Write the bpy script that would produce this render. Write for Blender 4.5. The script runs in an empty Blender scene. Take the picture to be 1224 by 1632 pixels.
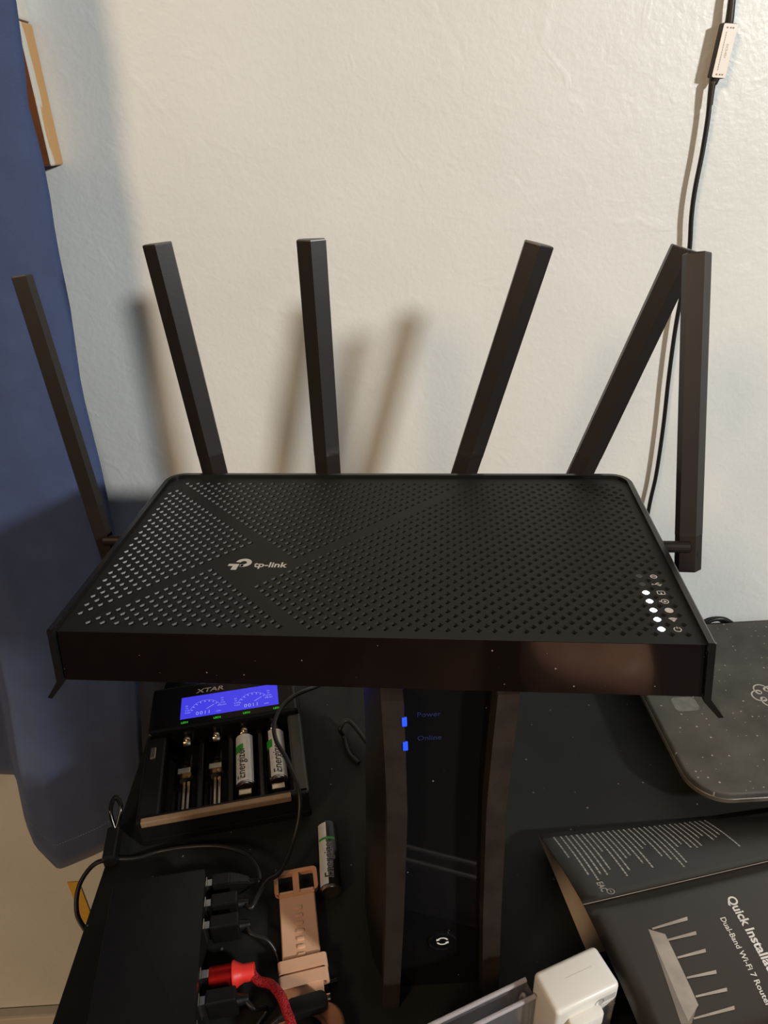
import bpy, bmesh, math, random
from mathutils import Vector, Matrix
from mathutils.geometry import delaunay_2d_cdt
random.seed(7)
scene = bpy.context.scene
C = scene.collection
R = math.radians
PI = math.pi

# ------------------------------------------------------------------ camera
cam_data = bpy.data.cameras.new('camera')
cam = bpy.data.objects.new('camera', cam_data); C.objects.link(cam)
cam.matrix_world = Matrix(((0.9985568, 0.0504190, -0.0185007, 0.0034842), (-0.0403608, 0.4772366, -0.8778475, -0.2231026), (-0.0354310, 0.8773273, 0.4785828, 1.1760720), (0.0000000, 0.0000000, 0.0000000, 1.0000000)))
cam_data.sensor_fit = 'HORIZONTAL'; cam_data.sensor_width = 36.0
cam_data.lens = 36.0 * 1131.0 / 1224.0
cam_data.clip_start = 0.01
scene.camera = cam

# ------------------------------------------------------------------ world, lamps, exposure
world = bpy.data.worlds.new('world'); scene.world = world; world.use_nodes = True
bg = world.node_tree.nodes['Background']
bg.inputs[0].default_value = (0.55, 0.75, 1.0, 1); bg.inputs[1].default_value = 0.03

def lamp(name, loc, target, size, power, col):
    d = bpy.data.lights.new(name, 'AREA'); d.shape = 'DISK'; d.size = size; d.energy = power; d.color = col
    o = bpy.data.objects.new(name, d); C.objects.link(o); o.location = loc
    o.rotation_euler = (Vector(target) - Vector(loc)).to_track_quat('-Z', 'Y').to_euler()
    return o
lamp('desk_lamp_light', (0.98, -0.80, 1.51), (0.0, 0.15, 1.02), 0.12, 15.5, (1.0, 0.985, 0.95))
def spot(name, loc, target, radius, power, col, cone, blend):
    d = bpy.data.lights.new(name, 'SPOT'); d.shadow_soft_size = radius; d.energy = power; d.color = col
    d.spot_size = cone; d.spot_blend = blend
    o = bpy.data.objects.new(name, d); C.objects.link(o); o.location = loc
    o.rotation_euler = (Vector(target) - Vector(loc)).to_track_quat('-Z', 'Y').to_euler()
    return o
spot('wall_washer_light', (-0.95, -1.20, 2.05), (0.36, 0.29, 1.42), 0.20, 70.0, (1.0, 0.70, 0.43), R(64), 0.75)
spot('low_warm_fill', (-1.25, -0.75, 0.42), (-0.50, 0.29, 0.28), 0.10, 22.0, (1.0, 0.66, 0.36), R(62), 0.8)  # added warm spot standing in for room bounce on the lower left wall
lamp('cool_fill_light', (0.9, -2.9, 1.7), (0.0, 0.2, 1.0), 1.1, 4.0, (0.60, 0.80, 1.0))  # added cool ambient fill with no real source behind it
scene.view_settings.view_transform = 'Standard'
scene.view_settings.look = 'None'
scene.view_settings.exposure = 0.0
scene.view_settings.gamma = 1.0
scene.view_settings.use_curve_mapping = False

# ------------------------------------------------------------------ materials
def lin(c):
    return tuple(((v/255)/12.92 if v/255 <= 0.04045 else ((v/255+0.055)/1.055)**2.4) for v in c)
def mk(name, col, rough=0.5, metal=0.0, var=0.12, scale=60.0, bump=0.0, bscale=400.0, coat=0.0, emit=None, estr=1.0, specks=None, spscale=160.0, spth=0.10, spvert=False, spec=0.5, trans=0.0, ior=1.45, alpha=1.0):
    m = bpy.data.materials.new(name); m.use_nodes = True
    nt = m.node_tree; b = nt.nodes['Principled BSDF']
    b.inputs['Roughness'].default_value = rough; b.inputs['Metallic'].default_value = metal
    b.inputs['Coat Weight'].default_value = coat; b.inputs['Specular IOR Level'].default_value = spec
    b.inputs['Transmission Weight'].default_value = trans; b.inputs['IOR'].default_value = ior
    tc = nt.nodes.new('ShaderNodeTexCoord')
    n = nt.nodes.new('ShaderNodeTexNoise'); n.inputs['Scale'].default_value = scale; n.inputs['Detail'].default_value = 4
    nt.links.new(tc.outputs['Object'], n.inputs['Vector'])
    r = nt.nodes.new('ShaderNodeValToRGB')
    r.color_ramp.elements[0].position = 0.3; r.color_ramp.elements[1].position = 0.7
    r.color_ramp.elements[0].color = tuple(min(1, c*(1-var)) for c in col) + (1,)
    r.color_ramp.elements[1].color = tuple(min(1, c*(1+var)) for c in col) + (1,)
    nt.links.new(n.outputs['Fac'], r.inputs['Fac'])
    out = r.outputs['Color']
    if specks:
        v = nt.nodes.new('ShaderNodeTexVoronoi'); v.voronoi_dimensions = '2D'; v.inputs['Scale'].default_value = spscale; v.inputs['Randomness'].default_value = 1.0
        if spvert:                      # upright faces: run the pattern over x and z
            sp_ = nt.nodes.new('ShaderNodeSeparateXYZ'); cb_ = nt.nodes.new('ShaderNodeCombineXYZ'); nt.links.new(tc.outputs['Object'], sp_.inputs[0])
            nt.links.new(sp_.outputs['X'], cb_.inputs['X']); nt.links.new(sp_.outputs['Z'], cb_.inputs['Y']); nt.links.new(cb_.outputs[0], v.inputs['Vector'])
        else: nt.links.new(tc.outputs['Object'], v.inputs['Vector'])
        # only some cells carry a speck
        sep = nt.nodes.new('ShaderNodeSeparateColor'); nt.links.new(v.outputs['Color'], sep.inputs[0])
        mul = nt.nodes.new('ShaderNodeMath'); mul.operation = 'MULTIPLY'; mul.inputs[1].default_value = spth
        nt.links.new(sep.outputs[0], mul.inputs[0])
        lt = nt.nodes.new('ShaderNodeMath'); lt.operation = 'LESS_THAN'
        nt.links.new(v.outputs['Distance'], lt.inputs[0]); nt.links.new(mul.outputs[0], lt.inputs[1])
        gt = nt.nodes.new('ShaderNodeMath'); gt.operation = 'GREATER_THAN'; gt.inputs[1].default_value = 0.62
        nt.links.new(sep.outputs[1], gt.inputs[0])
        mm = nt.nodes.new('ShaderNodeMath'); mm.operation = 'MULTIPLY'
        nt.links.new(lt.outputs[0], mm.inputs[0]); nt.links.new(gt.outputs[0], mm.inputs[1])
        mx = nt.nodes.new('ShaderNodeMixRGB'); mx.inputs[2].default_value = tuple(specks) + (1,)
        nt.links.new(mm.outputs[0], mx.inputs[0]); nt.links.new(out, mx.inputs[1]); out = mx.outputs[0]
    nt.links.new(out, b.inputs['Base Color'])
    if bump:
        n2 = nt.nodes.new('ShaderNodeTexNoise'); n2.inputs['Scale'].default_value = bscale; n2.inputs['Detail'].default_value = 3
        nt.links.new(tc.outputs['Object'], n2.inputs['Vector'])
        bp = nt.nodes.new('ShaderNodeBump'); bp.inputs['Strength'].default_value = bump; bp.inputs['Distance'].default_value = 0.001
        nt.links.new(n2.outputs['Fac'], bp.inputs['Height']); nt.links.new(bp.outputs['Normal'], b.inputs['Normal'])
    if emit:
        b.inputs['Emission Color'].default_value = tuple(emit) + (1,); b.inputs['Emission Strength'].default_value = estr
    return m

def wall_material():
    m = mk('wall_paint', (0.75, 0.77, 0.745), 0.38, var=0.03, scale=9)
    nt = m.node_tree; b = nt.nodes['Principled BSDF']; tc = nt.nodes['Texture Coordinate']
    n1 = nt.nodes.new('ShaderNodeTexNoise'); n1.inputs['Scale'].default_value = 95; n1.inputs['Detail'].default_value = 3; n1.inputs['Distortion'].default_value = 0.6
    n2 = nt.nodes.new('ShaderNodeTexNoise'); n2.inputs['Scale'].default_value = 330; n2.inputs['Detail'].default_value = 2
    n3 = nt.nodes.new('ShaderNodeTexNoise'); n3.inputs['Scale'].default_value = 34; n3.inputs['Detail'].default_value = 2; n3.inputs['Distortion'].default_value = 1.2
    for n in (n1, n2, n3): nt.links.new(tc.outputs['Object'], n.inputs['Vector'])
    rp = nt.nodes.new('ShaderNodeValToRGB'); rp.color_ramp.elements[0].position = 0.60; rp.color_ramp.elements[1].position = 0.74
    nt.links.new(n3.outputs['Fac'], rp.inputs['Fac'])
    a = nt.nodes.new('ShaderNodeMath'); a.operation = 'MULTIPLY_ADD'; a.inputs[1].default_value = 0.5
    nt.links.new(n2.outputs['Fac'], a.inputs[0]); nt.links.new(n1.outputs['Fac'], a.inputs[2])
    a2 = nt.nodes.new('ShaderNodeMath'); a2.operation = 'MULTIPLY_ADD'; a2.inputs[1].default_value = 0.5
    nt.links.new(rp.outputs['Color'], a2.inputs[0]); nt.links.new(a.outputs[0], a2.inputs[2])
    bp = nt.nodes.new('ShaderNodeBump'); bp.inputs['Strength'].default_value = 0.36; bp.inputs['Distance'].default_value = 0.0010
    nt.links.new(a2.outputs[0], bp.inputs['Height']); nt.links.new(bp.outputs['Normal'], b.inputs['Normal'])
    return m

def casing_material():
    # stained wood showing through chipped white paint along the arris
    m = mk('chipped_casing_wood', (0.20, 0.066, 0.020), 0.55, var=0.25, scale=22, bump=0.3, bscale=120)
    nt = m.node_tree; b = nt.nodes['Principled BSDF']; tc = nt.nodes['Texture Coordinate']
    src = b.inputs['Base Color'].links[0].from_socket
    mp = nt.nodes.new('ShaderNodeMapping'); mp.inputs['Scale'].default_value = (1, 1, 0.22); nt.links.new(tc.outputs['Object'], mp.inputs['Vector'])
    n = nt.nodes.new('ShaderNodeTexNoise'); n.inputs['Scale'].default_value = 120; n.inputs['Detail'].default_value = 5; nt.links.new(mp.outputs[0], n.inputs['Vector'])
    sx = nt.nodes.new('ShaderNodeSeparateXYZ'); nt.links.new(tc.outputs['Object'], sx.inputs[0])
    # paint remains near local x = 0 (right arris), wider higher up
    ax = nt.nodes.new('ShaderNodeMath'); ax.operation = 'MULTIPLY'; ax.inputs[1].default_value = 26.0; nt.links.new(sx.outputs['Y'], ax.inputs[0])
    ad = nt.nodes.new('ShaderNodeMath'); ad.operation = 'ADD'; nt.links.new(ax.outputs[0], ad.inputs[0]); nt.links.new(n.outputs['Fac'], ad.inputs[1])
    rr = nt.nodes.new('ShaderNodeValToRGB'); rr.color_ramp.elements[0].position = 0.63; rr.color_ramp.elements[1].position = 0.66
    rr.color_ramp.elements[0].color = (1, 1, 1, 1); rr.color_ramp.elements[1].color = (0, 0, 0, 1)
    nt.links.new(ad.outputs[0], rr.inputs['Fac'])
    gx = nt.nodes.new('ShaderNodeMath'); gx.operation = 'GREATER_THAN'; gx.inputs[1].default_value = -0.0011; nt.links.new(sx.outputs['X'], gx.inputs[0])
    mu = nt.nodes.new('ShaderNodeMath'); mu.operation = 'MULTIPLY'; nt.links.new(rr.outputs[0], mu.inputs[0]); nt.links.new(gx.outputs[0], mu.inputs[1])
    mx = nt.nodes.new('ShaderNodeMixRGB'); mx.inputs[2].default_value = (0.66, 0.64, 0.56, 1)
    nt.links.new(mu.outputs[0], mx.inputs[0])
    # side face: paler bare wood
    mx2 = nt.nodes.new('ShaderNodeMixRGB'); mx2.inputs[2].default_value = (0.60, 0.34, 0.13, 1)
    nt.links.new(gx.outputs[0], mx2.inputs[0]); nt.links.new(src, mx2.inputs[1]); nt.links.new(mx2.outputs[0], mx.inputs[1])
    nt.links.new(mx.outputs[0], b.inputs['Base Color'])
    return m

def curtain_material():
    m = mk('blue_curtain_cloth', (0.048, 0.076, 0.175), 0.85, var=0.10, scale=40)
    nt = m.node_tree; b = nt.nodes['Principled BSDF']; tc = nt.nodes['Texture Coordinate']
    b.inputs['Sheen Weight'].default_value = 0.25; b.inputs['Sheen Roughness'].default_value = 0.5
    n = nt.nodes.new('ShaderNodeTexNoise'); n.inputs['Scale'].default_value = 1400; n.inputs['Detail'].default_value = 2
    nt.links.new(tc.outputs['Object'], n.inputs['Vector'])
    bp = nt.nodes.new('ShaderNodeBump'); bp.inputs['Strength'].default_value = 0.35; bp.inputs['Distance'].default_value = 0.0006
    nt.links.new(n.outputs['Fac'], bp.inputs['Height']); nt.links.new(bp.outputs['Normal'], b.inputs['Normal'])
    return m

M = {}
M['wall'] = wall_material()
M['casing'] = casing_material()
M['curtain'] = curtain_material()
M['white_paint'] = mk('white_casing_paint', (0.70, 0.68, 0.60), 0.5, var=0.1, scale=60, bump=0.2)
M['room_paint'] = mk('room_paint', (0.20, 0.165, 0.14), 0.7, var=0.05, scale=6)
M['ceiling'] = mk('ceiling_paint', (0.45, 0.44, 0.42), 0.8, var=0.03, scale=6)
M['floor'] = mk('floor_boards', (0.10, 0.045, 0.022), 0.4, var=0.4, scale=9)
M['base'] = mk('baseboard_paint', (0.66, 0.62, 0.55), 0.5, var=0.05, scale=20)
M['desk'] = mk('black_desk_top', (0.0150, 0.0160, 0.0140), 0.55, spec=0.22, var=0.15, scale=30, bump=0.15, bscale=900, specks=(0.16, 0.15, 0.13), spscale=60, spth=0.05)
M['desk_leg'] = mk('black_desk_metal', (0.02, 0.02, 0.02), 0.5)
M['matte_black'] = mk('matte_black_plastic', (0.0085, 0.0080, 0.0072), 0.52, spec=0.28, var=0.08, scale=90, bump=0.12, bscale=2500)
M['hinge'] = mk('hinge_black_plastic', (0.016, 0.0125, 0.011), 0.5, spec=0.25, var=0.08, scale=90)
M['vent'] = mk('vent_hole_wall', (0.012, 0.0115, 0.0105), 0.33, spec=0.5, var=0.08, scale=90)
M['antenna'] = mk('antenna_black_plastic', (0.0100, 0.0075, 0.0066), 0.40, spec=0.7, ior=1.5, var=0.08, scale=90, bump=0.06, bscale=2500)
M['rim'] = mk('satin_black_rim', (0.010, 0.0095, 0.009), 0.22, var=0.08, scale=90)
M['gloss_black'] = mk('piano_black_panel', (0.006, 0.0045, 0.004), 0.07, var=0.05, scale=90, coat=0.6, spec=0.8, specks=(0.30, 0.24, 0.20), spscale=120, spth=0.05, spvert=True)
M['inner_black'] = mk('router_inside', (0.006, 0.006, 0.006), 0.7)
M['print_grey'] = mk('grey_print', (0.50, 0.48, 0.45), 0.5, var=0.03)
M['print_white'] = mk('white_print', (0.82, 0.81, 0.78), 0.5, var=0.02)
M['print_dim'] = mk('dim_grey_print', (0.16, 0.155, 0.15), 0.5, var=0.05)
M['led_white'] = mk('lit_white_led', (0.8, 0.85, 1.0), 0.4, emit=(0.86, 0.90, 1.0), estr=2.2)
M['led_off'] = mk('unlit_led', (0.035, 0.035, 0.037), 0.35)
M['led_blue'] = mk('lit_blue_led', (0.02, 0.06, 0.6), 0.4, emit=(0.01, 0.06, 0.80), estr=1.2)
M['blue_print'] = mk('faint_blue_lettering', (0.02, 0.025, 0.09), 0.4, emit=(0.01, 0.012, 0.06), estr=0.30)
M['modem_rim'] = mk('worn_black_bezel', (0.026, 0.020, 0.016), 0.42, spec=0.35, var=0.25, scale=70, bump=0.1, bscale=900)
M['modem_panel'] = mk('modem_gloss_panel', (0.005, 0.005, 0.0055), 0.06, var=0.05, coat=0.4, specks=(0.30, 0.28, 0.25), spscale=75, spth=0.035, spvert=True)
M['cord'] = mk('black_cord_rubber', (0.012, 0.0115, 0.011), 0.38, var=0.1, scale=200)
M['plug'] = mk('black_plug_plastic', (0.0075, 0.0072, 0.007), 0.40, spec=0.35, var=0.1, scale=150, bump=0.05, bscale=1500)
M['steel'] = mk('plug_shell_steel', (0.62, 0.58, 0.52), 0.28, metal=1.0, var=0.06, scale=300)
M['brass'] = mk('contact_metal', (0.66, 0.55, 0.40), 0.28, metal=1.0, var=0.1, scale=300)
M['charger'] = mk('charger_black_plastic', (0.0075, 0.0072, 0.0068), 0.42, spec=0.35, var=0.12, scale=120, bump=0.06, bscale=1500)
M['charger_gloss'] = mk('charger_gloss_plastic', (0.006, 0.0057, 0.0053), 0.16, spec=0.35, var=0.05, scale=120)
M['lip'] = mk('charger_bronze_strip', (0.34, 0.22, 0.13), 0.40, metal=0.3, var=0.1, scale=200)
M['ridge'] = mk('charger_lit_ridge', (0.045, 0.045, 0.042), 0.45, var=0.1)  # paler copy of the charger plastic: the lit right wall painted in
M['lcd'] = mk('backlit_blue_lcd', (0.02, 0.02, 0.3), 0.25, var=0.05, scale=40, emit=(0.050, 0.045, 0.72), estr=0.95)
M['lcd_ink'] = mk('lcd_pale_segments', (0.3, 0.35, 0.8), 0.4, emit=(0.30, 0.36, 0.85), estr=0.8)
M['green_led'] = mk('green_lit_letters', (0.02, 0.3, 0.02), 0.4, emit=(0.03, 0.38, 0.02), estr=0.8)
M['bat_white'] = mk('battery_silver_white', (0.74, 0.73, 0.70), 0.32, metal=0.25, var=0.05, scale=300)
M['bat_dark'] = mk('battery_dark_foil', (0.020, 0.020, 0.018), 0.22, metal=0.3, var=0.1)
M['bat_green'] = mk('battery_green', (0.03, 0.30, 0.03), 0.35, var=0.1)
M['bat_steel'] = mk('battery_steel', (0.60, 0.52, 0.44), 0.25, metal=1.0, var=0.06)
M['ink_black'] = mk('black_ink', (0.015, 0.014, 0.014), 0.4)
M['ink_brown'] = mk('brown_ink', (0.25, 0.19, 0.14), 0.5)
M['strap'] = mk('pink_silicone_strap', (0.70, 0.42, 0.27), 0.55, var=0.05, scale=60, bump=0.05, bscale=900)
M['buckle'] = mk('rose_buckle', (0.66, 0.32, 0.17), 0.40, var=0.06, scale=90)
M['case'] = mk('copper_watch_case', (0.50, 0.22, 0.11), 0.38, metal=0.45, var=0.06, scale=90)
M['lens'] = mk('black_sensor_glass', (0.008, 0.006, 0.006), 0.10)
M['gold'] = mk('polished_pin', (0.9, 0.78, 0.55), 0.2, metal=1.0)
M['red_metal'] = mk('red_anodised_metal', (0.55, 0.016, 0.014), 0.30, metal=0.85, var=0.06, scale=90)
M['red_rubber'] = mk('red_rubber', (0.80, 0.035, 0.025), 0.45, var=0.05)
M['white_plastic'] = mk('white_adapter_plastic', (0.78, 0.76, 0.71), 0.32, var=0.02, scale=60)
M['grey_label'] = mk('pale_grey_print', (0.50, 0.48, 0.45), 0.5, var=0.1, scale=900)
M['clear'] = mk('clear_plastic', (0.92, 0.90, 0.93), 0.10, trans=0.93, ior=1.46, var=0.01)
M['clear_rail'] = mk('clear_plastic_thick_edge', (0.80, 0.76, 0.80), 0.22, trans=0.62, ior=1.46, var=0.02)
M['slab'] = mk('dusty_dark_plastic', (0.062, 0.060, 0.050), 0.62, var=0.30, scale=38, bump=0.10, bscale=700, specks=(0.32, 0.30, 0.25), spscale=170, spth=0.13)
M['slab_edge'] = mk('lit_slab_edge', (0.085, 0.075, 0.058), 0.35, var=0.35, scale=60)  # paler band: light on the lower rim put into the colour
M['logo_line'] = mk('pale_emblem_line', (0.46, 0.43, 0.38), 0.5, var=0.05)
M['sticker'] = mk('worn_sticker', (0.125, 0.125, 0.11), 0.4, var=0.3, scale=120)
M['leaflet'] = mk('black_coated_paper', (0.028, 0.026, 0.023), 0.36, var=0.1, scale=15)
M['leaflet_front'] = mk('black_coated_paper_front', (0.030, 0.024, 0.019), 0.30, var=0.12, scale=9)
M['leaflet_in'] = mk('inner_leaf_paper', (0.42, 0.33, 0.25), 0.7, var=0.05)
M['fine'] = mk('fine_print_ink', (0.40, 0.385, 0.35), 0.5, var=0.2, scale=2500)
M['pict_light'] = mk('picture_pale_grey', (0.44, 0.39, 0.34), 0.45, var=0.2, scale=60)
M['pict_mid'] = mk('picture_mid_grey', (0.24, 0.205, 0.175), 0.45, var=0.15, scale=60)
M['pict_dark'] = mk('picture_dark_grey', (0.065, 0.055, 0.047), 0.45, var=0.15, scale=60)
M['dongle'] = mk('brown_black_sleeve', (0.022, 0.016, 0.013), 0.45, var=0.1)
M['dongle_label'] = mk('cream_label', (0.84, 0.78, 0.70), 0.4, var=0.02)
M['yellow'] = mk('yellow_paper', (0.75, 0.45, 0.06), 0.7, var=0.1, scale=60)
M['thread'] = mk('pale_thread', (0.22, 0.25, 0.36), 0.8)
M['chair_wood'] = mk('chair_wood', (0.46, 0.20, 0.10), 0.4, var=0.25, scale=14)
M['tan'] = mk('tan_leather', (0.80, 0.42, 0.27), 0.45, var=0.15, scale=18, bump=0.1, bscale=300)

# ------------------------------------------------------------------ helpers
def tag(o, label=None, cat=None, group=None, kind=None):
    if label: o['label'] = label
    if cat: o['category'] = cat
    if group: o['group'] = group
    if kind: o['kind'] = kind
    return o
def thing(name, label, cat, loc=(0, 0, 0), rotz=0, group=None):
    o = bpy.data.objects.new(name, None); C.objects.link(o)
    o.empty_display_size = 0.02; o.location = loc; o.rotation_euler = (0, 0, rotz)
    return tag(o, label, cat, group)
def obj(name, bm, mat, parent=None, smooth=False, label=None, kind=None):
    bmesh.ops.remove_doubles(bm, verts=bm.verts, dist=1e-7)
    bm.normal_update()
    me = bpy.data.meshes.new(name); bm.to_mesh(me); bm.free()
    me.materials.append(M[mat] if isinstance(mat, str) else mat)
    if smooth:
        for p in me.polygons: p.use_smooth = True
        me.set_sharp_from_angle(angle=R(40))
    o = bpy.data.objects.new(name, me); C.objects.link(o)
    if parent: o.parent = parent
    return tag(o, label=label, kind=kind)
def struct(name, bm, mat, smooth=False): return obj(name, bm, mat, kind='structure', smooth=smooth)
def dup(root, loc, rotz, label=None):
    r = root.copy(); C.objects.link(r); r.location = loc; r.rotation_euler = (0, 0, rotz)
    if label: r['label'] = label
    for ch in list(root.children):
        c = ch.copy(); C.objects.link(c); c.parent = r
        for g in list(ch.children):
            d = g.copy(); C.objects.link(d); d.parent = c
    return r
def new(): return bmesh.new()
def xf(bm, mat, verts=None):
    bmesh.ops.transform(bm, matrix=mat, verts=verts if verts is not None else bm.verts)
def add(dst, src):
    me = bpy.data.meshes.new('t'); src.to_mesh(me); src.free(); dst.from_mesh(me); bpy.data.meshes.remove(me)
def box(x0, x1, y0, y1, z0, z1, bev=0.0, seg=2):
    b = new(); bmesh.ops.create_cube(b, size=1)
    for v in b.verts:
        v.co = Vector((x0 + (v.co.x+.5)*(x1-x0), y0 + (v.co.y+.5)*(y1-y0), z0 + (v.co.z+.5)*(z1-z0)))
    if bev: bmesh.ops.bevel(b, geom=list(b.edges), offset=bev, segments=seg, affect='EDGES', profile=0.5)
    return b
def prism(pts, z0, z1, bev=0.0, seg=2):
    # closed outline pts (x, y), extruded in z
    b = new()
    lo = [b.verts.new((p[0], p[1], z0)) for p in pts]; hi = [b.verts.new((p[0], p[1], z1)) for p in pts]
    n = len(pts)
    b.faces.new(lo[::-1]); top = b.faces.new(hi)
    for i in range(n): b.faces.new((lo[i], lo[(i+1) % n], hi[(i+1) % n], hi[i]))
    bmesh.ops.recalc_face_normals(b, faces=b.faces)
    if bev:
        es = [e for e in b.edges if abs(e.verts[0].co.z-e.verts[1].co.z) < 1e-9]
        bmesh.ops.bevel(b, geom=es, offset=bev, segments=seg, affect='EDGES', profile=0.5)
    return b
def rrect(x0, x1, y0, y1, r, n=6):
    out = []
    for cx, cy, a in ((x1-r, y1-r, 0), (x0+r, y1-r, 90), (x0+r, y0+r, 180), (x1-r, y0+r, 270)):
        for i in range(n+1):
            t = R(a + 90*i/n); out.append((cx+r*math.cos(t), cy+r*math.sin(t)))
    return out
def spline(pts, k=8):
    P = [Vector(p) for p in pts]; out = []
    for i in range(len(P)-1):
        a = P[max(i-1, 0)]; b = P[i]; c = P[i+1]; d = P[min(i+2, len(P)-1)]
        for j in range(k):
            t = j/k
            out.append(0.5*((2*b)+(c-a)*t+(2*a-5*b+4*c-d)*t*t+(3*b-a-3*c+d)*t**3))
    out.append(P[-1]); return out
def tube(pts, r, n=10, k=8, smooth=True):
    P = spline(pts, k) if smooth else [Vector(p) for p in pts]
    b = new(); rings = []; up = Vector((0, 0, 1)); N = len(P)
    prev = None
    for i, p in enumerate(P):
        t = (P[min(i+1, N-1)]-P[max(i-1, 0)]).normalized()
        if prev is None:
            prev = t.cross(Vector((0, 0, 1)) if abs(t.z) < .9 else Vector((1, 0, 0))).normalized()
        else:
            prev = (prev - t*prev.dot(t)).normalized()
        bn = t.cross(prev)
        rad = r(i/(N-1)) if callable(r) else r
        rings.append([b.verts.new(p+(prev*math.cos(2*PI*a/n)+bn*math.sin(2*PI*a/n))*rad) for a in range(n)])
    for i in range(N-1):
        for a in range(n): b.faces.new((rings[i][a], rings[i][(a+1) % n], rings[i+1][(a+1) % n], rings[i+1][a]))
    b.faces.new(rings[0][::-1]); b.faces.new(rings[-1])
    bmesh.ops.recalc_face_normals(b, faces=b.faces)
    return b
def lathe(prof, n=28):
    # profile (r, z) about z
    b = new(); rings = []
    for r, z in prof:
        rings.append([b.verts.new((max(r, 1e-6)*math.cos(2*PI*a/n), max(r, 1e-6)*math.sin(2*PI*a/n), z)) for a in range(n)])
    for i in range(len(prof)-1):
        for a in range(n): b.faces.new((rings[i][a], rings[i][(a+1) % n], rings[i+1][(a+1) % n], rings[i+1][a]))
    b.faces.new(rings[0][::-1]); b.faces.new(rings[-1])
    bmesh.ops.recalc_face_normals(b, faces=b.faces)
    return b
def frame(o, x, y, z=None):
    x = Vector(x).normalized(); y = Vector(y).normalized()
    z = Vector(z).normalized() if z else x.cross(y).normalized()
    y = z.cross(x).normalized()
    m = Matrix.Identity(4)
    for i in range(3): m[i][0] = x[i]; m[i][1] = y[i]; m[i][2] = z[i]; m[i][3] = o[i]
    return m
def axis_frame(p, q, twist=0.0, ref=(0, 0, 1)):
    # z along p->q
    z = (Vector(q)-Vector(p)).normalized(); x = Vector(ref).cross(z)
    if x.length < 1e-4: x = Vector((1, 0, 0))
    x.normalize(); y = z.cross(x)
    m = Matrix.Identity(4)
    for i in range(3): m[i][0] = x[i]; m[i][1] = y[i]; m[i][2] = z[i]; m[i][3] = p[i]
    return m @ Matrix.Rotation(twist, 4, 'Z')
def text(s, size, align='LEFT', shear=0.0, off=0.0, xs=1.0, thick=0.0, res=3, spacing=1.0):
    cu = bpy.data.curves.new('txt', 'FONT'); cu.body = s; cu.size = size; cu.align_x = align; cu.align_y = 'CENTER'
    cu.shear = shear; cu.offset = off; cu.resolution_u = res; cu.extrude = thick; cu.space_character = spacing
    o = bpy.data.objects.new('txt', cu); C.objects.link(o)
    bpy.context.view_layer.update()
    me = bpy.data.meshes.new_from_object(o.evaluated_get(bpy.context.evaluated_depsgraph_get()))
    b = new(); b.from_mesh(me); bpy.data.meshes.remove(me)
    bpy.data.objects.remove(o); bpy.data.curves.remove(cu)
    if xs != 1.0: xf(b, Matrix.Scale(xs, 4, (1, 0, 0)))
    return b
def flat(pts, z=0.0):
    b = new(); b.faces.new([b.verts.new((p[0], p[1], z)) for p in pts]); 
    b.normal_update()
    if b.faces and list(b.faces)[0].normal.z < 0: bmesh.ops.reverse_faces(b, faces=b.faces)
    return b
def ring(cx, cy, r0, r1, a0=0, a1=360, n=20, z=0.0, sy=1.0):
    b = new(); i0 = []; o0 = []
    for i in range(n+1):
        t = R(a0+(a1-a0)*i/n)
        i0.append(b.verts.new((cx+r0*math.cos(t), cy+sy*r0*math.sin(t), z))); o0.append(b.verts.new((cx+r1*math.cos(t), cy+sy*r1*math.sin(t), z)))
    for i in range(n): b.faces.new((i0[i], o0[i], o0[i+1], i0[i+1]))
    return b
def wrap_cyl(bm, r):
    # flat xy -> around a cylinder whose axis is y, top (x=0) at z=+r
    for v in bm.verts:
        a = v.co.x/r; rr = r+v.co.z
        v.co = Vector((rr*math.sin(a), v.co.y, rr*math.cos(a)))
    return bm

# ------------------------------------------------------------------ the setting
WY = 0.29
ZD = 0.740                                     # desk top
struct('floor', box(-1.9, 2.4, -3.2, WY+0.05, -0.03, 0.0), 'floor')
struct('wall_back', box(-1.9, 2.4, WY, WY+0.08, 0.0, 2.5), 'wall')
struct('wall_left', box(-1.98, -1.9, -3.2, WY, 0.0, 2.5), 'room_paint')
struct('wall_right', box(2.4, 2.48, -3.2, WY, 0.0, 2.5), 'room_paint')
struct('wall_front', box(-1.9, 2.4, -3.28, -3.2, 0.0, 2.5), 'room_paint')
struct('ceiling', box(-1.9, 2.4, -3.2, WY, 2.5, 2.56), 'ceiling')
struct('baseboard_back', box(-1.9, 2.4, WY-0.014, WY, 0.0, 0.205, 0.003), 'base')
# window casing: right leg, its local origin on its right front arris
b = box(-0.075, 0.0, 0.0, 0.020, 1.1610, 1.2355, 0.0012)
o = struct('trim_1', b, 'casing'); o.location = (-0.1812, 0.2695, 0)
b = box(-0.075, 0.0, 0.0, 0.020, 1.2362, 2.3, 0.0012)
o = struct('trim_2', b, 'white_paint'); o.location = (-0.1817, 0.2695, 0)

# ------------------------------------------------------------------ desk
DX0 = -0.190
t = thing('desk', 'black desk along the wall that carries the modem, charger and leaflet', 'desk', (0.4, 0.02, 0.0))
obj('tabletop', prism(rrect(DX0-0.4, 0.75, -0.26, 0.262, 0.004), ZD-0.025, ZD, 0.0015), 'desk', t)
for sx in (-0.52, 0.68):
    for sy in (-0.2, 0.21):
        obj('leg', box(sx-0.02, sx+0.02, sy-0.02, sy+0.02, 0, ZD-0.025, 0.003), 'desk_leg', t)

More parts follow.
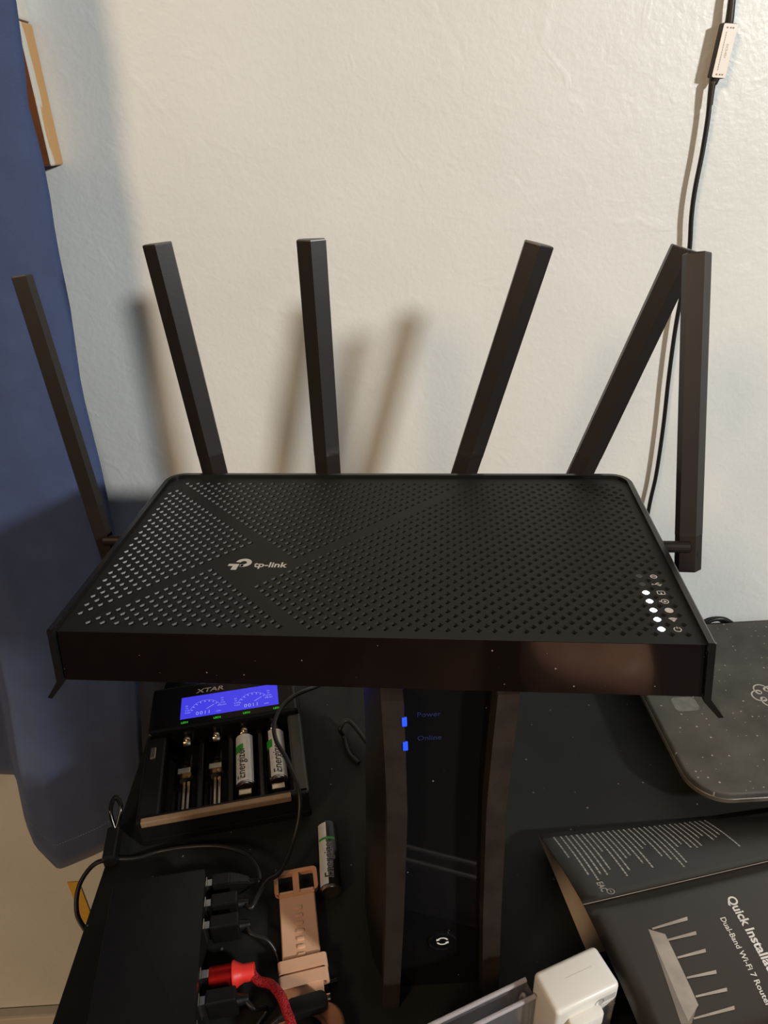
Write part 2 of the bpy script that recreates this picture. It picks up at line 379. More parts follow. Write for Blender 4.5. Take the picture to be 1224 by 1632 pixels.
# ------------------------------------------------------------------ curtain
cur = thing('curtain', 'blue cloth curtain hanging at the left of the wall beside the router', 'curtain', (-0.3, 0.23, 1.0))
EDGE = [(1.0, -.160), (.240, -.1674), (.2115, -.1706), (.198, -.1736), (.189, -.1743), (.175, -.1732), (.153, -.1734), (.123, -.1765), (.083, -.178), (.03, -.1835), (-.03, -.1835), (-.163, -.189), (-.234, -.198), (-.30, -.209), (-.45, -.228)]
def lerp_tab(tab, x):
    tab = sorted(tab)
    if x <= tab[0][0]: return tab[0][1]
    for (a, fa), (c, fc) in zip(tab, tab[1:]):
        if x <= c: return fa+(fc-fa)*(x-a)/(c-a)
    return tab[-1][1]
DEPTH = [(0, .236), (.012, .229), (.04, .223), (.08, .222), (.105, .229), (.118, .243), (.128, .262), (.16, .264), (.19, .24), (.23, .228), (.28, .245), (.33, .262), (.38, .235), (.45, .24)]
HEM = [(0, -.398), (.03, -.408), (.06, -.422), (.085, -.434), (.104, -.41), (.116, -.395), (.13, -.352), (.2, -.35), (.45, -.37)]
def cpt(s, tt, off=0.0):
    zb = lerp_tab(HEM, s); z = 1.0+(zb-1.0)*tt
    w = 0.004*math.sin(z*9+s*30)
    amp = 0.55+0.45*min(1, max(0, (0.5-z)/0.6))
    y = 0.236+(lerp_tab(DEPTH, s)-0.236)*amp+w*min(1, s*20)*0.6
    return Vector((lerp_tab(EDGE, z)-s, y-off, 1.0+z))
b = new(); S = [i*0.45/110 for i in range(111)]; T = [j/90 for j in range(91)]
inv = Vector((-0.3, 0.23, 1.0))
g = [[b.verts.new(cpt(s, tt)-inv) for s in S] for tt in T]
for j in range(90):
    for i in range(110): b.faces.new((g[j][i], g[j][i+1], g[j+1][i+1], g[j+1][i]))
co = obj('cloth', b, 'curtain', cur, smooth=True)
md = co.modifiers.new('thickness', 'SOLIDIFY'); md.thickness = 0.0012; md.offset = 1.0
b = new()
for i in range(46):
    s = 0.004+i*0.0025
    tt = (1.0-(lerp_tab(HEM, s)+0.034))/(1.0-lerp_tab(HEM, s))
    p = cpt(s, tt, 0.0012)-inv; q = cpt(s+0.0016, tt, 0.0012)-inv
    add(b, tube([p, q], 0.0004, 5, 1))
obj('hem_stitching', b, 'thread', cur, kind='stuff')

# ------------------------------------------------------------------ router
RZ = 0.038
rt = thing('wireless_router', 'wide black router with six raised antennas balanced on the upright modem', 'router', (0, 0, 1.0-RZ), R(-6.745))
PU = 0.1294; VB = 0.1445
def hole_ok(u, v):
    s = u+v; d = v-u
    e = 1e-4
    ok = (s <= .0057+e and d >= .1357-e) or (s >= .0181-e and d >= .0985-e) or (s <= -.0315+e and d <= .1233+e) or (s >= -.0191-e and d <= .0863+e)
    return ok
LEDU, ICU = 0.1149, 0.1211
holes = []
for r_ in range(43):
    v = 0.0057+r_*0.0031
    u0 = 0.0001+(0.0031 if r_ % 2 else 0)
    for k in range(-21, 21):
        u = u0+k*0.0062
        if abs(u) > 0.1246 or not hole_ok(u, v): continue
        if v < 0.049 and u > 0.1119 and u < 0.1225 and r_ % 2: continue
        if u*1 < -0.1215 and v > 0.1345: continue
        if abs(u) > 0.1215 and v > 0.134: continue
        holes.append((u, v))
HR = 0.00158
def plate_outline():
    pts = [(-PU, -0.0003), (PU, -0.0003)]
    r = 0.0085
    for i in range(7):
        a = R(90*i/6); pts.append((PU-r+r*math.cos(a), VB-r+r*math.sin(a)))
    for i in range(7):
        a = R(90+90*i/6); pts.append((-PU+r+r*math.cos(a), VB-r+r*math.sin(a)))
    return pts
vs = [Vector(p) for p in plate_outline()]; n0 = len(vs)
es = [(i, (i+1) % n0) for i in range(n0)]
for u, v in holes:
    k = len(vs)
    vs += [Vector((u+HR, v)), Vector((u, v+HR)), Vector((u-HR, v)), Vector((u, v-HR))]
    es += [(k, k+1), (k+1, k+2), (k+2, k+3), (k+3, k)]
ov, oe, of, *_ = delaunay_2d_cdt(vs, es, [], 1, 1e-7)
ZP = -0.0016+RZ
b = new(); bv = [b.verts.new((p[0], p[1], ZP)) for p in ov]
import collections
hs = collections.defaultdict(list)
for u, v in holes: hs[(round(u/0.0062), round(v/0.0062))].append((u, v))
for f in of:
    cx = sum(ov[i][0] for i in f)/len(f); cy = sum(ov[i][1] for i in f)/len(f)
    inside = False; ku, kv = round(cx/0.0062), round(cy/0.0062)
    for du in (-1, 0, 1):
        for dv in (-1, 0, 1):
            for (u, v) in hs.get((ku+du, kv+dv), ()):
                if abs(cx-u)+abs(cy-v) < HR*0.999: inside = True
    if not inside: b.faces.new([bv[i] for i in f])
b.normal_update()
fl = [f for f in b.faces if f.normal.z < 0]
if fl: bmesh.ops.reverse_faces(b, faces=fl)
obj('top_cover', b, 'matte_black', rt); b = new()
for u, v in holes:                      # hole walls
    q = [(u+HR, v), (u, v+HR), (u-HR, v), (u, v-HR)]
    up_ = [b.verts.new((p[0], p[1], ZP)) for p in q]; dn = [b.verts.new((u+(p[0]-u)*0.36, v+(p[1]-v)*0.36, ZP-0.0018)) for p in q]
    for i in range(4):
        j = (i+1) % 4; b.faces.new((up_[j], up_[i], dn[i], dn[j]))
obj('vent_holes', b, 'vent', rt, kind='stuff')
# shell below the cover
def outline(inset):
    r = 0.0085-min(inset, 0.008); u1 = PU-inset; v1 = VB-inset
    pts = [(-u1, 0.0045), (u1, 0.0045)]
    for i in range(7):
        a = R(90*i/6); pts.append((u1-r+r*math.cos(a), v1-r+r*math.sin(a)))
    for i in range(7):
        a = R(90+90*i/6); pts.append((-u1+r+r*math.cos(a), v1-r+r*math.sin(a)))
    return pts
obj('body_shell', prism(outline(0.0006), RZ-0.0300, RZ-0.0042), 'inner_black', rt)
# rim and side skirts, one bent sheet swept round three sides
prof = [(-0.0026, 0.0), (-0.0003, 0.0), (0.0004, -0.0006), (0.0035, -0.0285), (0.0100, -0.0376), (0.0080, -0.0380), (0.0008, -0.0295), (-0.0020, -0.0040), (-0.0026, -0.0032)]
path = []
r = 0.0105; U1 = 0.132; V1 = 0.147
path.append(((-U1, -0.0012), (-1, 0)))
path.append(((-U1, 0.03), (-1, 0))); path.append(((-U1, V1-r), (-1, 0)))
for i in range(1, 8):
    a = R(180-90*i/8); path.append(((-U1+r+r*math.cos(a), V1-r+r*math.sin(a)), (math.cos(a), math.sin(a))))
path.append(((-U1+r, V1), (0, 1))); path.append(((U1-r, V1), (0, 1)))
for i in range(1, 8):
    a = R(90-90*i/8); path.append(((U1-r+r*math.cos(a), V1-r+r*math.sin(a)), (math.cos(a), math.sin(a))))
path.append(((U1, V1-r), (1, 0))); path.append(((U1, 0.03), (1, 0))); path.append(((U1, -0.0012), (1, 0)))
b = new(); rings = []
for (p, nn) in path:
    rings.append([b.verts.new((p[0]+nn[0]*q[0], p[1]+nn[1]*q[0], q[1]+RZ)) for q in prof])
for i in range(len(rings)-1):
    for k in range(len(prof)): b.faces.new((rings[i][k], rings[i][(k+1) % len(prof)], rings[i+1][(k+1) % len(prof)], rings[i+1][k]))
b.faces.new(rings[0]); b.faces.new(rings[-1][::-1])
bmesh.ops.recalc_face_normals(b, faces=b.faces)
obj('rim', b, 'rim', rt)
# gloss front panel, slightly wider at the bottom
b = new()
F = [(-0.1291, -0.0018), (0.1291, -0.0018), (0.1322, -0.0282), (-0.1322, -0.0282)]
fr = [b.verts.new((x, 0.0, z+RZ)) for x, z in F]; bk = [b.verts.new((x, 0.0042, z+RZ)) for x, z in F]
b.faces.new(fr); b.faces.new(bk[::-1])
for i in range(4): b.faces.new((fr[i], bk[i], bk[(i+1) % 4], fr[(i+1) % 4]))
bmesh.ops.recalc_face_normals(b, faces=b.faces)
bmesh.ops.bevel(b, geom=list(b.edges), offset=0.00025, segments=1, affect='EDGES')
obj('front_panel', b, 'gloss_black', rt)
# print on the cover
ZL = ZP+0.00008
b = new()
def place(src, x, y, sx=1.0, rot=0.0, z=ZL):
    xf(src, Matrix.Translation((x, y, z)) @ Matrix.Rotation(rot, 4, 'Z') @ Matrix.Scale(sx, 4)); return src
add(b, place(text('tp-link', 0.0059, off=0.00014, xs=1.0), -0.0584, 0.0512))
# emblem: round bowl with a broken stem and a bar to its left
sh = 0.10
def em(pts): return flat([(-0.0655+x+sh*(y), 0.0520+y) for x, y in pts], ZL)
bw = ring(-0.0638, 0.0529, 0.00150, 0.0038, -110, 172, 24, ZL, 0.92)
add(b, bw)
add(b, em([(-0.0050, -0.0020), (0.0000, -0.0020), (0.0000, -0.0002), (-0.0050, -0.0002)]))
add(b, em([(-0.0026, -0.0052), (0.0000, -0.0052), (0.0000, -0.0020), (-0.0026, -0.0020)]))
add(b, em([(0.0006, -0.0023), (0.0022, -0.0023), (0.0022, -0.0006), (0.0006, -0.0006)]))
obj('logo', b, 'print_grey', rt, label='grey printed emblem and lettering tp-link on the cover')
rows = [0.0057+0.0031*(2*m+1) for m in range(7)]
HEXP = [(x*.93, y*.93) for x, y in [(-.0017, .0004), (-.0006, .0014), (.0006, .0015), (.0017, .0004), (.0017, -.0004), (.0006, -.0014), (-.0006, -.0015), (-.0017, -.0004)]]
for m, v in enumerate(rows):
    b = prism([(LEDU+x*.92, v+y*1.05) for x, y in HEXP], ZP-0.001, ZP+0.0001)
    obj('indicator_light', b, 'led_white' if m < 5 else 'led_off', rt, label=None if m < 5 else 'unlit indicator light')
def icon(m):
    b = new()
    if m == 0: add(b, ring(0, 0, .00115, .00155, 120, 420, 18)); add(b, flat([(-.0002, .0004), (.0002, .0004), (.0002, .0017), (-.0002, .0017)]))
    elif m == 1:
        add(b, flat([(-.0004, -.0012), (.0004, -.0012), (.0004, -.0006), (-.0004, -.0006)]))
        for rr in (.0009, .0016, .0023): add(b, ring(0, -.0012, rr-.0002, rr+.0003, 48, 132, 10))
    elif m == 2: add(b, ring(0, 0, .0, .0017, 0, 360, 20))
    elif m == 3: add(b, ring(0, 0, .0012, .0016, 0, 360, 20)); add(b, flat([(-.0023, -.0003), (-.0015, -.0003), (-.0015, .0003), (-.0023, .0003)])); add(b, ring(0, 0, 0, .0006, 0, 360, 10))
    elif m == 4:
        add(b, flat([(-.0017, .0010), (.0017, .0010), (.0017, .0014), (-.0017, .0014)])); add(b, flat([(-.0017, -.0014), (.0017, -.0014), (.0017, -.0010), (-.0017, -.0010)]))
        for s_ in (-1, 1): add(b, flat([(s_*.0017, -.0014), (s_*.0013, -.0014), (s_*.0013, .0014), (s_*.0017, .0014)]))
        add(b, flat([(-.0003, -.001), (.0003, -.001), (.0003, .0002), (-.0003, .0002)]))
    elif m == 5:
        add(b, flat([(-.0020, -.00018), (.0020, -.00018), (.0020, .00018), (-.0020, .00018)])); add(b, ring(-.0019, 0, 0, .0005, 0, 360, 8))
        add(b, tube([(-.0008, 0, 0), (0, .0009, 0), (.0009, .0009, 0)], .00017, 4, 3)); add(b, tube([(-.0002, 0, 0), (.0006, -.0009, 0), (.0013, -.0009, 0)], .00017, 4, 3))
    else:
        add(b, ring(0, -.0002, .0010, .0015, 0, 360, 16)); add(b, flat([(-.0008, -.0003), (.0008, -.0003), (.0008, .0001), (-.0008, .0001)]))
    return b
for m, v in enumerate(rows):
    b = icon(m); xf(b, Matrix.Translation((ICU, v, ZL)))
    obj('icon', b, 'print_grey', rt)

# antennas: a faceted blade with a ridge along its front, on a hinged foot
def blade(w, d, L0, L1, cap=0.95):
    sec = [(-w/2, 0.0003), (-w*0.01, -d*0.30), (w/2, 0.0003), (w*0.46, d*0.42), (w*0.30, d*0.5), (-w*0.30, d*0.5), (-w*0.46, d*0.42)]
    b = new(); rg = []
    for z, k in ((L0, 1.0), (L1-0.0006, 1.0), (L1, cap)):
        rg.append([b.verts.new((x*k, y*k, z)) for x, y in sec])
    n = len(sec)
    for i in range(2):
        for a in range(n): b.faces.new((rg[i][a], rg[i][(a+1) % n], rg[i+1][(a+1) % n], rg[i+1][a]))
    b.faces.new(rg[0][::-1]); b.faces.new(rg[-1])
    bmesh.ops.recalc_face_normals(b, faces=b.faces)
    return b
def antenna(base, tip, twist, stub, label=None, w=0.0152, d=0.0100, hl=0.026):
    p = Vector(base)+Vector((0, 0, RZ)); q = Vector(tip)+Vector((0, 0, RZ)); L = (q-p).length
    z = (q-p).normalized(); x = Vector((0, 1, 0)).cross(z).normalized(); y = z.cross(x)
    mt = Matrix.Identity(4)
    for i in range(3): mt[i][0] = x[i]; mt[i][1] = y[i]; mt[i][2] = z[i]; mt[i][3] = p[i]
    mt = mt @ Matrix.Rotation(twist, 4, 'Z')
    bl = blade(w, d, hl, L); xf(bl, mt)
    a = obj('antenna', bl, 'antenna', rt)
    h = blade(w*0.985, d*0.985, -0.006, hl, 1.0); xf(h, mt)
    k_ = Vector((0, 0, 0.007 if abs(stub[0]) > 0 else 0))
    add(h, tube([p+k_+Vector(stub)*0.12, p+k_+Vector(stub)], 0.0029, 14, 1, smooth=False))
    obj('hinge', h, 'hinge', a)
    return a, mt
VR = 0.1595
for ub, ut, zt in ((-.1085, -.1205, .126), (-.0400, -.0390, .126), (.0375, .0765, .121), (.1045, .1485, .117)):
    antenna((ub, VR, -.020), (ut, VR, zt), R(7), (0, -0.0135, 0))
a1, m1 = antenna((-.1490, .085, -.0165), (-0.16649, 0.10300, 0.12106), R(-28), (0.016, 0, 0), w=0.0125, d=0.0095)
a6, m6 = antenna((.1508, .085, -.0170), (0.14533, 0.13000, 0.11996), R(19), (-0.018, 0, 0), w=0.0128, d=0.0115, hl=0.012)
b = lathe([(0.0014, -0.0002), (0.0014, 0.00012)], 14)
xf(b, m6 @ frame((0.0030, -0.00162, 0.0030), (0.862, 0.506, 0), (0, 0, 1)))
obj('screw_hole', b, 'inner_black', a6)

# ------------------------------------------------------------------ modem tower under the router
mo = thing('cable_modem', 'tall black modem tower with glossy face standing under the router', 'modem', (0.0287, -0.0060, ZD))
H = 0.2299
def half(z):
    return lerp_tab([(0, .0325), (.03, .0315), (.08, .0295), (.16, .0272), (.20, .0278), (.24, .0288)], z)
SHX = lambda z: 0.0036*z/0.23
def slab_x(xa, xb, y0, y1, zs):
    # vertical strip between x functions
    b = new(); rg = []
    for z in zs:
        rg.append([b.verts.new((xa(z)+SHX(z), y0, z)), b.verts.new((xb(z)+SHX(z), y0, z)), b.verts.new((xb(z)+SHX(z), y1, z)), b.verts.new((xa(z)+SHX(z), y1, z))])
    for i in range(len(zs)-1):
        for a in range(4): b.faces.new((rg[i][a], rg[i][(a+1) % 4], rg[i+1][(a+1) % 4], rg[i+1][a]))
    b.faces.new(rg[0][::-1]); b.faces.new(rg[-1]); bmesh.ops.recalc_face_normals(b, faces=b.faces)
    return b
zs = [H*i/24 for i in range(25)]
RW = 0.0092
obj('bezel_side', slab_x(lambda z: -half(z), lambda z: -half(z)+RW, 0.0, 0.018, zs), 'modem_rim', mo, smooth=True)
obj('bezel_side', slab_x(lambda z: half(z)-RW, lambda z: half(z), 0.0, 0.018, zs), 'modem_rim', mo, smooth=True)
obj('front_panel', slab_x(lambda z: -half(z)+RW-.0003, lambda z: half(z)-RW+.0003, 0.0110, 0.017, zs), 'modem_panel', mo, smooth=True)
b = new(); rg = []
for z in zs:
    rr = []
    for yy, k in ((0.016, 0.0), (0.030, 0.0055), (0.06, 0.0090), (0.095, 0.0060), (0.122, -0.002), (0.128, -0.008)):
        rr.append((yy, half(z)+k))
    ringp = [b.verts.new((-w_+SHX(z), yy, z)) for yy, w_ in rr]+[b.verts.new((w_+SHX(z), yy, z)) for yy, w_ in rr[::-1]]
    rg.append(ringp)
n = len(rg[0])
for i in range(len(zs)-1):
    for a in range(n): b.faces.new((rg[i][a], rg[i][(a+1) % n], rg[i+1][(a+1) % n], rg[i+1][a]))
b.faces.new(rg[0][::-1]); b.faces.new(rg[-1]); bmesh.ops.recalc_face_normals(b, faces=b.faces)
obj('housing', b, 'charger', mo, smooth=True)
yp = 0.0109
FR = lambda x, z: frame((x, yp, z), (1, 0, 0), (0, 0, 1))
for zc in (0.2180, 0.2040):
    obj('status_light', box(-half(zc)+RW-.0011+SHX(zc), -half(zc)+RW+.0010+SHX(zc), -0.0006, 0.0006, zc-.0023, zc+.0023, 0.0003), 'led_blue', mo)
for s, zc in (('Power', 0.2105), ('Online', 0.1965)):
    b = text(s, 0.0040); xf(b, FR(-0.0098, zc)); obj('lettering', b, 'blue_print', mo)
bt = lathe([(0.0080, 0), (0.0080, 0.0008), (0.0072, 0.0012), (0.0068, 0.0005), (0.0, 0.0005)], 28)
xf(bt, frame((0.0020, 0.0112, 0.0425), (1, 0, 0), (0, 0, 1)))
bo = obj('sync_button', bt, 'modem_panel', mo, smooth=True)
b = new()
for a0 in (20, 200):
    add(b, ring(0, 0, .0024, .0034, a0, a0+125, 12))
    t_ = R(a0+125); cx, cy = .0029*math.cos(t_), .0029*math.sin(t_); tx, ty = -math.sin(t_), math.cos(t_); nx, ny = math.cos(t_), math.sin(t_)
    add(b, flat([(cx+nx*.0012, cy+ny*.0012), (cx+tx*.0017, cy+ty*.0017), (cx-nx*.0012, cy-ny*.0012)]))
xf(b, frame((0.0020, 0.00985, 0.0440), (1, 0, 0), (0, 0, 1)))
obj('sync_symbol', b, 'print_white', bo)

# ------------------------------------------------------------------ battery charger
CH0 = Vector((-0.167, 0.104, ZD)); CHR = R(8.5)
chg = thing('battery_charger', 'black four-bay battery charger with lit blue screen under the router edge', 'charger', CH0, CHR)
CW, CD, CHH = 0.119, 0.131, 0.030
# tub: floor and walls around four bays, raised head with the screen
obj('base_tray', box(0, CW, 0.002, CD, 0, 0.0085, 0.002), 'charger', chg)
obj('side_wall', box(0.0, 0.0155, 0.002, 0.0805, 0.0080, 0.0250, 0.0020), 'charger', chg)
obj('side_wall', box(0.1085, CW, 0.002, 0.0805, 0.0080, 0.0265, 0.0020), 'ridge', chg)
obj('head', box(0.001, CW-0.001, 0.0800, CD, 0.0080, CHH, 0.0030), 'charger_gloss', chg)
obj('front_wall', box(0.001, CW-0.001, 0.0010, 0.0065, 0.0080, 0.0265, 0.0010), 'charger', chg)
obj('front_strip', box(0.004, 0.1060, -0.0008, 0.0035, 0.0228, 0.0278, 0.0006), 'lip', chg, label='bronze strip along the front edge')
bays = [0.0300, 0.0525, 0.0740, 0.0975]
for k in range(3):
    xm = (bays[k]+bays[k+1])/2
    obj('divider', box(xm-0.0022, xm+0.0022, 0.0062, 0.0765, 0.0080, 0.0200, 0.0012), 'charger_gloss', chg)
for k, ux in enumerate(bays):
    # bay cradle: concave trough
    b = new(); r0 = 0.0085; row = []
    for yv in (0.0066, 0.0760):
        row.append([b.verts.new((ux+r0*math.sin(R(a)), yv, 0.0180-r0*math.cos(R(a)))) for a in range(-75, 76, 15)])
    for i in range(len(row[0])-1): b.faces.new((row[0][i], row[0][i+1], row[1][i+1], row[1][i]))
    cl_ = ring(0, 0, 0.0086, 0.0112, 180, 360, 14)
    xf(cl_, frame((ux, 0.0625, 0.0190), (1, 0, 0), (0, 0, 1))); add(b, cl_)
    obj('bay', b, 'charger_gloss', chg, smooth=True)
    nb = lathe([(0.0030, 0), (0.0030, 0.003), (0.0022, 0.0042), (0.0008, 0.0050), (0.0, 0.0052)], 16)
    add(nb, box(-0.0030, 0.0030, -0.0040, 0.0, -0.004, 0.006, 0.0008))
    xf(nb, Matrix.Translation((ux, 0.0795, 0.0185)) @ Matrix.Rotation(R(62), 4, 'X'))
    obj('positive_contact', nb, 'brass', chg, smooth=True)
    yc = 0.046 if k < 2 else 0.0170
    sl = box(ux-0.0046, ux+0.0046, yc-0.0010, yc, 0.0125, 0.0235, 0.0005)
    add(sl, box(ux-0.0046, ux+0.0046, yc-0.0050, yc-0.0006, 0.0222, 0.0235, 0.0005))
    add(sl, lathe([(0.0018, 0), (0.0015, 0.0010), (0.0, 0.0012)], 12)) if False else None
    for s_ in (-1, 1):
        add(sl, box(ux+s_*0.0016-0.0009, ux+s_*0.0016+0.0009, 0.0095 if k < 2 else 0.0085, yc-0.0030, 0.0105, 0.0122, 0.0003))
    ob = obj('sliding_contact', sl, 'brass', chg)
obj('side_contact', box(0.0045, 0.0085, 0.0580, 0.0690, 0.0245, 0.0262, 0.0005), 'brass', chg)
obj('screen_window', box(0.0180, 0.1120, 0.0828, 0.1260, CHH-0.0004, CHH+0.0003, 0.0002), 'charger_gloss', chg)
ZS = CHH+0.0006
lcd = obj('screen', box(0.0255, 0.1030, 0.0895, 0.1140, CHH, CHH+0.0005, 0.0001), 'lcd', chg, label='lit blue liquid crystal screen')
b = new()
def put(src, x, y, z=ZS): xf(src, Matrix.Translation((x, y, z))); add(b, src)
for ox in (0.0, 0.038):
    put(text('0011', 0.0052, xs=0.95, spacing=1.25), 0.0375+ox, 0.0932)
    put(text('mAh', 0.0020), 0.0535+ox, 0.0925)
    put(ring(0, 0, .0122, .0124, 15, 165, 20), 0.0450+ox, 0.0950)
    for a in range(20, 170, 18):
        put(ring(0, 0, .0102, .0118, a, a+3, 1), 0.0450+ox, 0.0950)
    put(flat([(0, 0), (.0058, .0038), (.0056, .0042), (-.0002, .0004)]), 0.0460+ox, 0.0970)
    for q, s in enumerate(('0.25A', '0.5A', '1A', '2A')):
        put(text(s, 0.0019), 0.0290+ox*1.02, 0.0955+q*0.0026)
        put(text(s, 0.0019), 0.0570+ox*0.98, 0.0990+q*0.0026)
obj('screen_readout', b, 'lcd_ink', lcd, kind='stuff')
b = text('XTAR', 0.0068, off=0.00012, xs=1.25, shear=0.15); xf(b, Matrix.Translation((0.0370, 0.1190, ZS)))
obj('lettering', b, 'print_grey', chg)
for k, ux in enumerate((0.0265, 0.0515, 0.0745, 0.0985)):
    b = text('LED%d' % (k+1), 0.0026, off=0.0001); xf(b, Matrix.Translation((ux, 0.0853, ZS)))
    obj('slot_light', b, 'green_led', chg)

# ------------------------------------------------------------------ batteries (axis +y, lying, origin under the middle)
BR = 0.00715; BL = 0.0492
def make_battery(label, white0, white1, loc, rotz, txt, green, group):
    t = thing('battery', label, 'battery', loc, rotz, group)
    def lat(prof, mat, name, n=36):
        b = lathe(prof, n); xf(b, Matrix.Translation((0, 0, BR)) @ Matrix.Rotation(R(-90), 4, 'X')); return obj(name, b, mat, t, smooth=True)
    h = BL/2
    lat([(BR-.0002, -h+.0008), (BR, -h+.0012), (BR, h-.0016), (BR-.0006, h-.0006), (BR-.0014, h-.0004)], 'bat_dark', 'sleeve')
    lat([(BR*0.80, -h-.0002), (BR-.0012, -h), (BR-.0002, -h+.0004), (BR-.0001, -h+.0010), (BR-.001, -h+.0012)], 'bat_steel', 'negative_end')
    lat([(0.0048, h-.0006), (0.0027, h-.0003), (0.0027, h+.0009), (0.0022, h+.0014), (0, h+.0014)], 'bat_steel', 'positive_end')
    def patch(a0, a1, y0, y1, mat, name, rr=BR+.00006):
        b = new(); A = [R(a0+(a1-a0)*i/14) for i in range(15)]
        lo = [b.verts.new((rr*math.sin(a), y0, BR+rr*math.cos(a))) for a in A]; hi = [b.verts.new((rr*math.sin(a), y1, BR+rr*math.cos(a))) for a in A]
        for i in range(14): b.faces.new((lo[i], lo[i+1], hi[i+1], hi[i]))
        bmesh.ops.recalc_face_normals(b, faces=b.faces)
        return obj(name, b, mat, t, smooth=True)
    patch(white0, white1, -h+.0014, h-.0022, 'bat_white', 'label_glint_panel')  # white label; on the loose battery a painted reflection streak
    patch(*green, 'bat_green', 'green_band', BR+.00010)
    for nm_, of_, mt_, lift in (('lettering_outline', 0.00021, 'bat_white', 0.00011), ('lettering', 0.00009, 'ink_black', 0.00017)):
      b = text('Energizer', 0.0085*txt[2], 'LEFT', shear=0.12, off=of_, xs=0.92)
      xf(b, Matrix.Rotation(R(90), 4, 'Z'))             # reads along +y
      xf(b, Matrix.Translation((txt[0]*BR, txt[1], lift)))
      bmesh.ops.subdivide_edges(b, edges=[e for e in b.edges if e.calc_length() > 0.0012], cuts=2)
      wrap_cyl(b, BR); xf(b, Matrix.Translation((0, 0, BR)))
      obj(nm_, b, mt_, t)
    return t
def in_ch(u, v, z): return (CH0.x+u*math.cos(CHR)-v*math.sin(CHR), CH0.y+u*math.sin(CHR)+v*math.cos(CHR), ZD+z)
make_battery('white battery in the third charger bay, fully in view', -62, 62, in_ch(bays[2], 0.0470, 0.0102), CHR, (-0.30, -0.0215, 1.02), (-60, -4, 0.0045, 0.0125), None)
make_battery('white battery in the right charger bay, crossed by the black cord', -40, 78, in_ch(bays[3], 0.0470, 0.0102), CHR+R(0.5), (0.14, -0.0215, 1.02), (-60, -16, 0.0045, 0.0125), None)
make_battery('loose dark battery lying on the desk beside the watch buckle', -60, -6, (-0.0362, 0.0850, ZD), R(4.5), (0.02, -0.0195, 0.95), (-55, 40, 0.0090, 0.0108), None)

# ------------------------------------------------------------------ USB charging hub
HO = Vector((-0.1078, 0.0255, ZD)); HRZ = R(6.6)
hub = thing('charging_hub', 'black box charging hub at the left desk edge full of plugs', 'hub', HO, HRZ)
obj('case', prism(rrect(-0.0570, 0.0, -0.058, 0.045, 0.003), 0.0, 0.0250, 0.0010), 'charger', hub, smooth=True)
PY = [0.0385, 0.0250, 0.0110, -0.0175, -0.0315, -0.0450]
for y in PY:
    obj('port', box(-0.0010, 0.0004, y-0.0033, y+0.0033, 0.0055, 0.0205, 0.0003), 'steel', hub)
def hubp(x, y, z): return Vector((HO.x+x*math.cos(HRZ)-y*math.sin(HRZ), HO.y+x*math.sin(HRZ)+y*math.cos(HRZ), ZD+z))
def cable_thing(name, label, y, body_len, cord, mat='plug', cmat='cord', cr=0.0016, style=0, cat='cable', group=None):
    # origin at the port; x points out of the hub, wide side of the plug upright
    o_ = hubp(0.0005, y, 0)
    t = thing(name, label, cat, o_, HRZ, group)
    inv = Matrix.Translation(o_) @ Matrix.Rotation(HRZ, 4, 'Z'); inv.invert()
    obj('plug_shell', box(0.0, 0.0040, -0.0023, 0.0023, 0.0070, 0.0190, 0.0003), 'steel', t)
    zc = 0.0130; x1 = 0.0030+body_len
    if style == 0:
        obj('plug_body', box(0.0030, x1, -0.0042, 0.0042, 0.0050, 0.0212, 0.0012), mat, t)
        rl = new()
        for q in range(4): add(rl, prism(rrect(-0.0030, 0.0030, -0.0034, 0.0034, 0.0015, 3), 0, 0.0013, 0.0003, 1)) if False else None
        rl = tube([(x1-0.001, 0, zc), (x1+0.002, 0, zc), (x1+0.0060, 0, zc)], lambda q: 0.0036-0.0014*q, 12, 4)
        obj('strain_relief', rl, mat, t, smooth=True)
        end = x1+0.0056
    elif style == 1:
        sec = [(0.0030, .0042, .0080), (0.014, .0042, .0080), (0.020, .0034, .0060), (x1, .0024, .0030)]
        b = new(); rg = []
        for x, hy, hz in sec:
            rg.append([b.verts.new((x, -hy, zc-hz)), b.verts.new((x, hy, zc-hz)), b.verts.new((x, hy, zc+hz)), b.verts.new((x, -hy, zc+hz))])
        for i in range(3):
            for a in range(4): b.faces.new((rg[i][a], rg[i][(a+1) % 4], rg[i+1][(a+1) % 4], rg[i+1][a]))
        b.faces.new(rg[0][::-1]); b.faces.new(rg[-1]); bmesh.ops.recalc_face_normals(b, faces=b.faces)
        bmesh.ops.bevel(b, geom=list(b.edges), offset=0.0008, segments=2, affect='EDGES')
        obj('plug_body', b, mat, t)
        obj('strain_relief', tube([(x1-.001, 0, zc), (x1+.006, 0, zc)], lambda q: 0.0024-0.0005*q, 10, 2, smooth=True), 'plug', t, smooth=True)
        end = x1+0.0055
    else:
        b = tube([(0.0041, 0, zc), (0.0170, 0, zc)], 0.0062, 20, 1, smooth=False)
        obj('plug_body', b, 'red_metal', t, smooth=True, label='shiny red metal plug barrel')
        b = lathe([(0.0066, 0), (0.0074, 0.0002), (0.0074, 0.0012), (0.0058, 0.0035), (0.0047, 0.0065), (0.0048, 0.0115), (0.0046, 0.0124), (0.0028, 0.0125)], 22)
        xf(b, Matrix.Translation((0.0168, 0, zc)) @ Matrix.Rotation(R(90), 4, 'Y'))
        obj('strain_relief', b, 'red_rubber', t, smooth=True, label='bright red flared rubber sleeve')
        end = 0.0290
    pts = [(end-0.002, 0, zc)]+[tuple(inv @ Vector(p)) for p in cord]
    bm_ = tube(pts, cr, 12, 10)
    obj('cord', bm_, cmat, t, smooth=True)
    return t
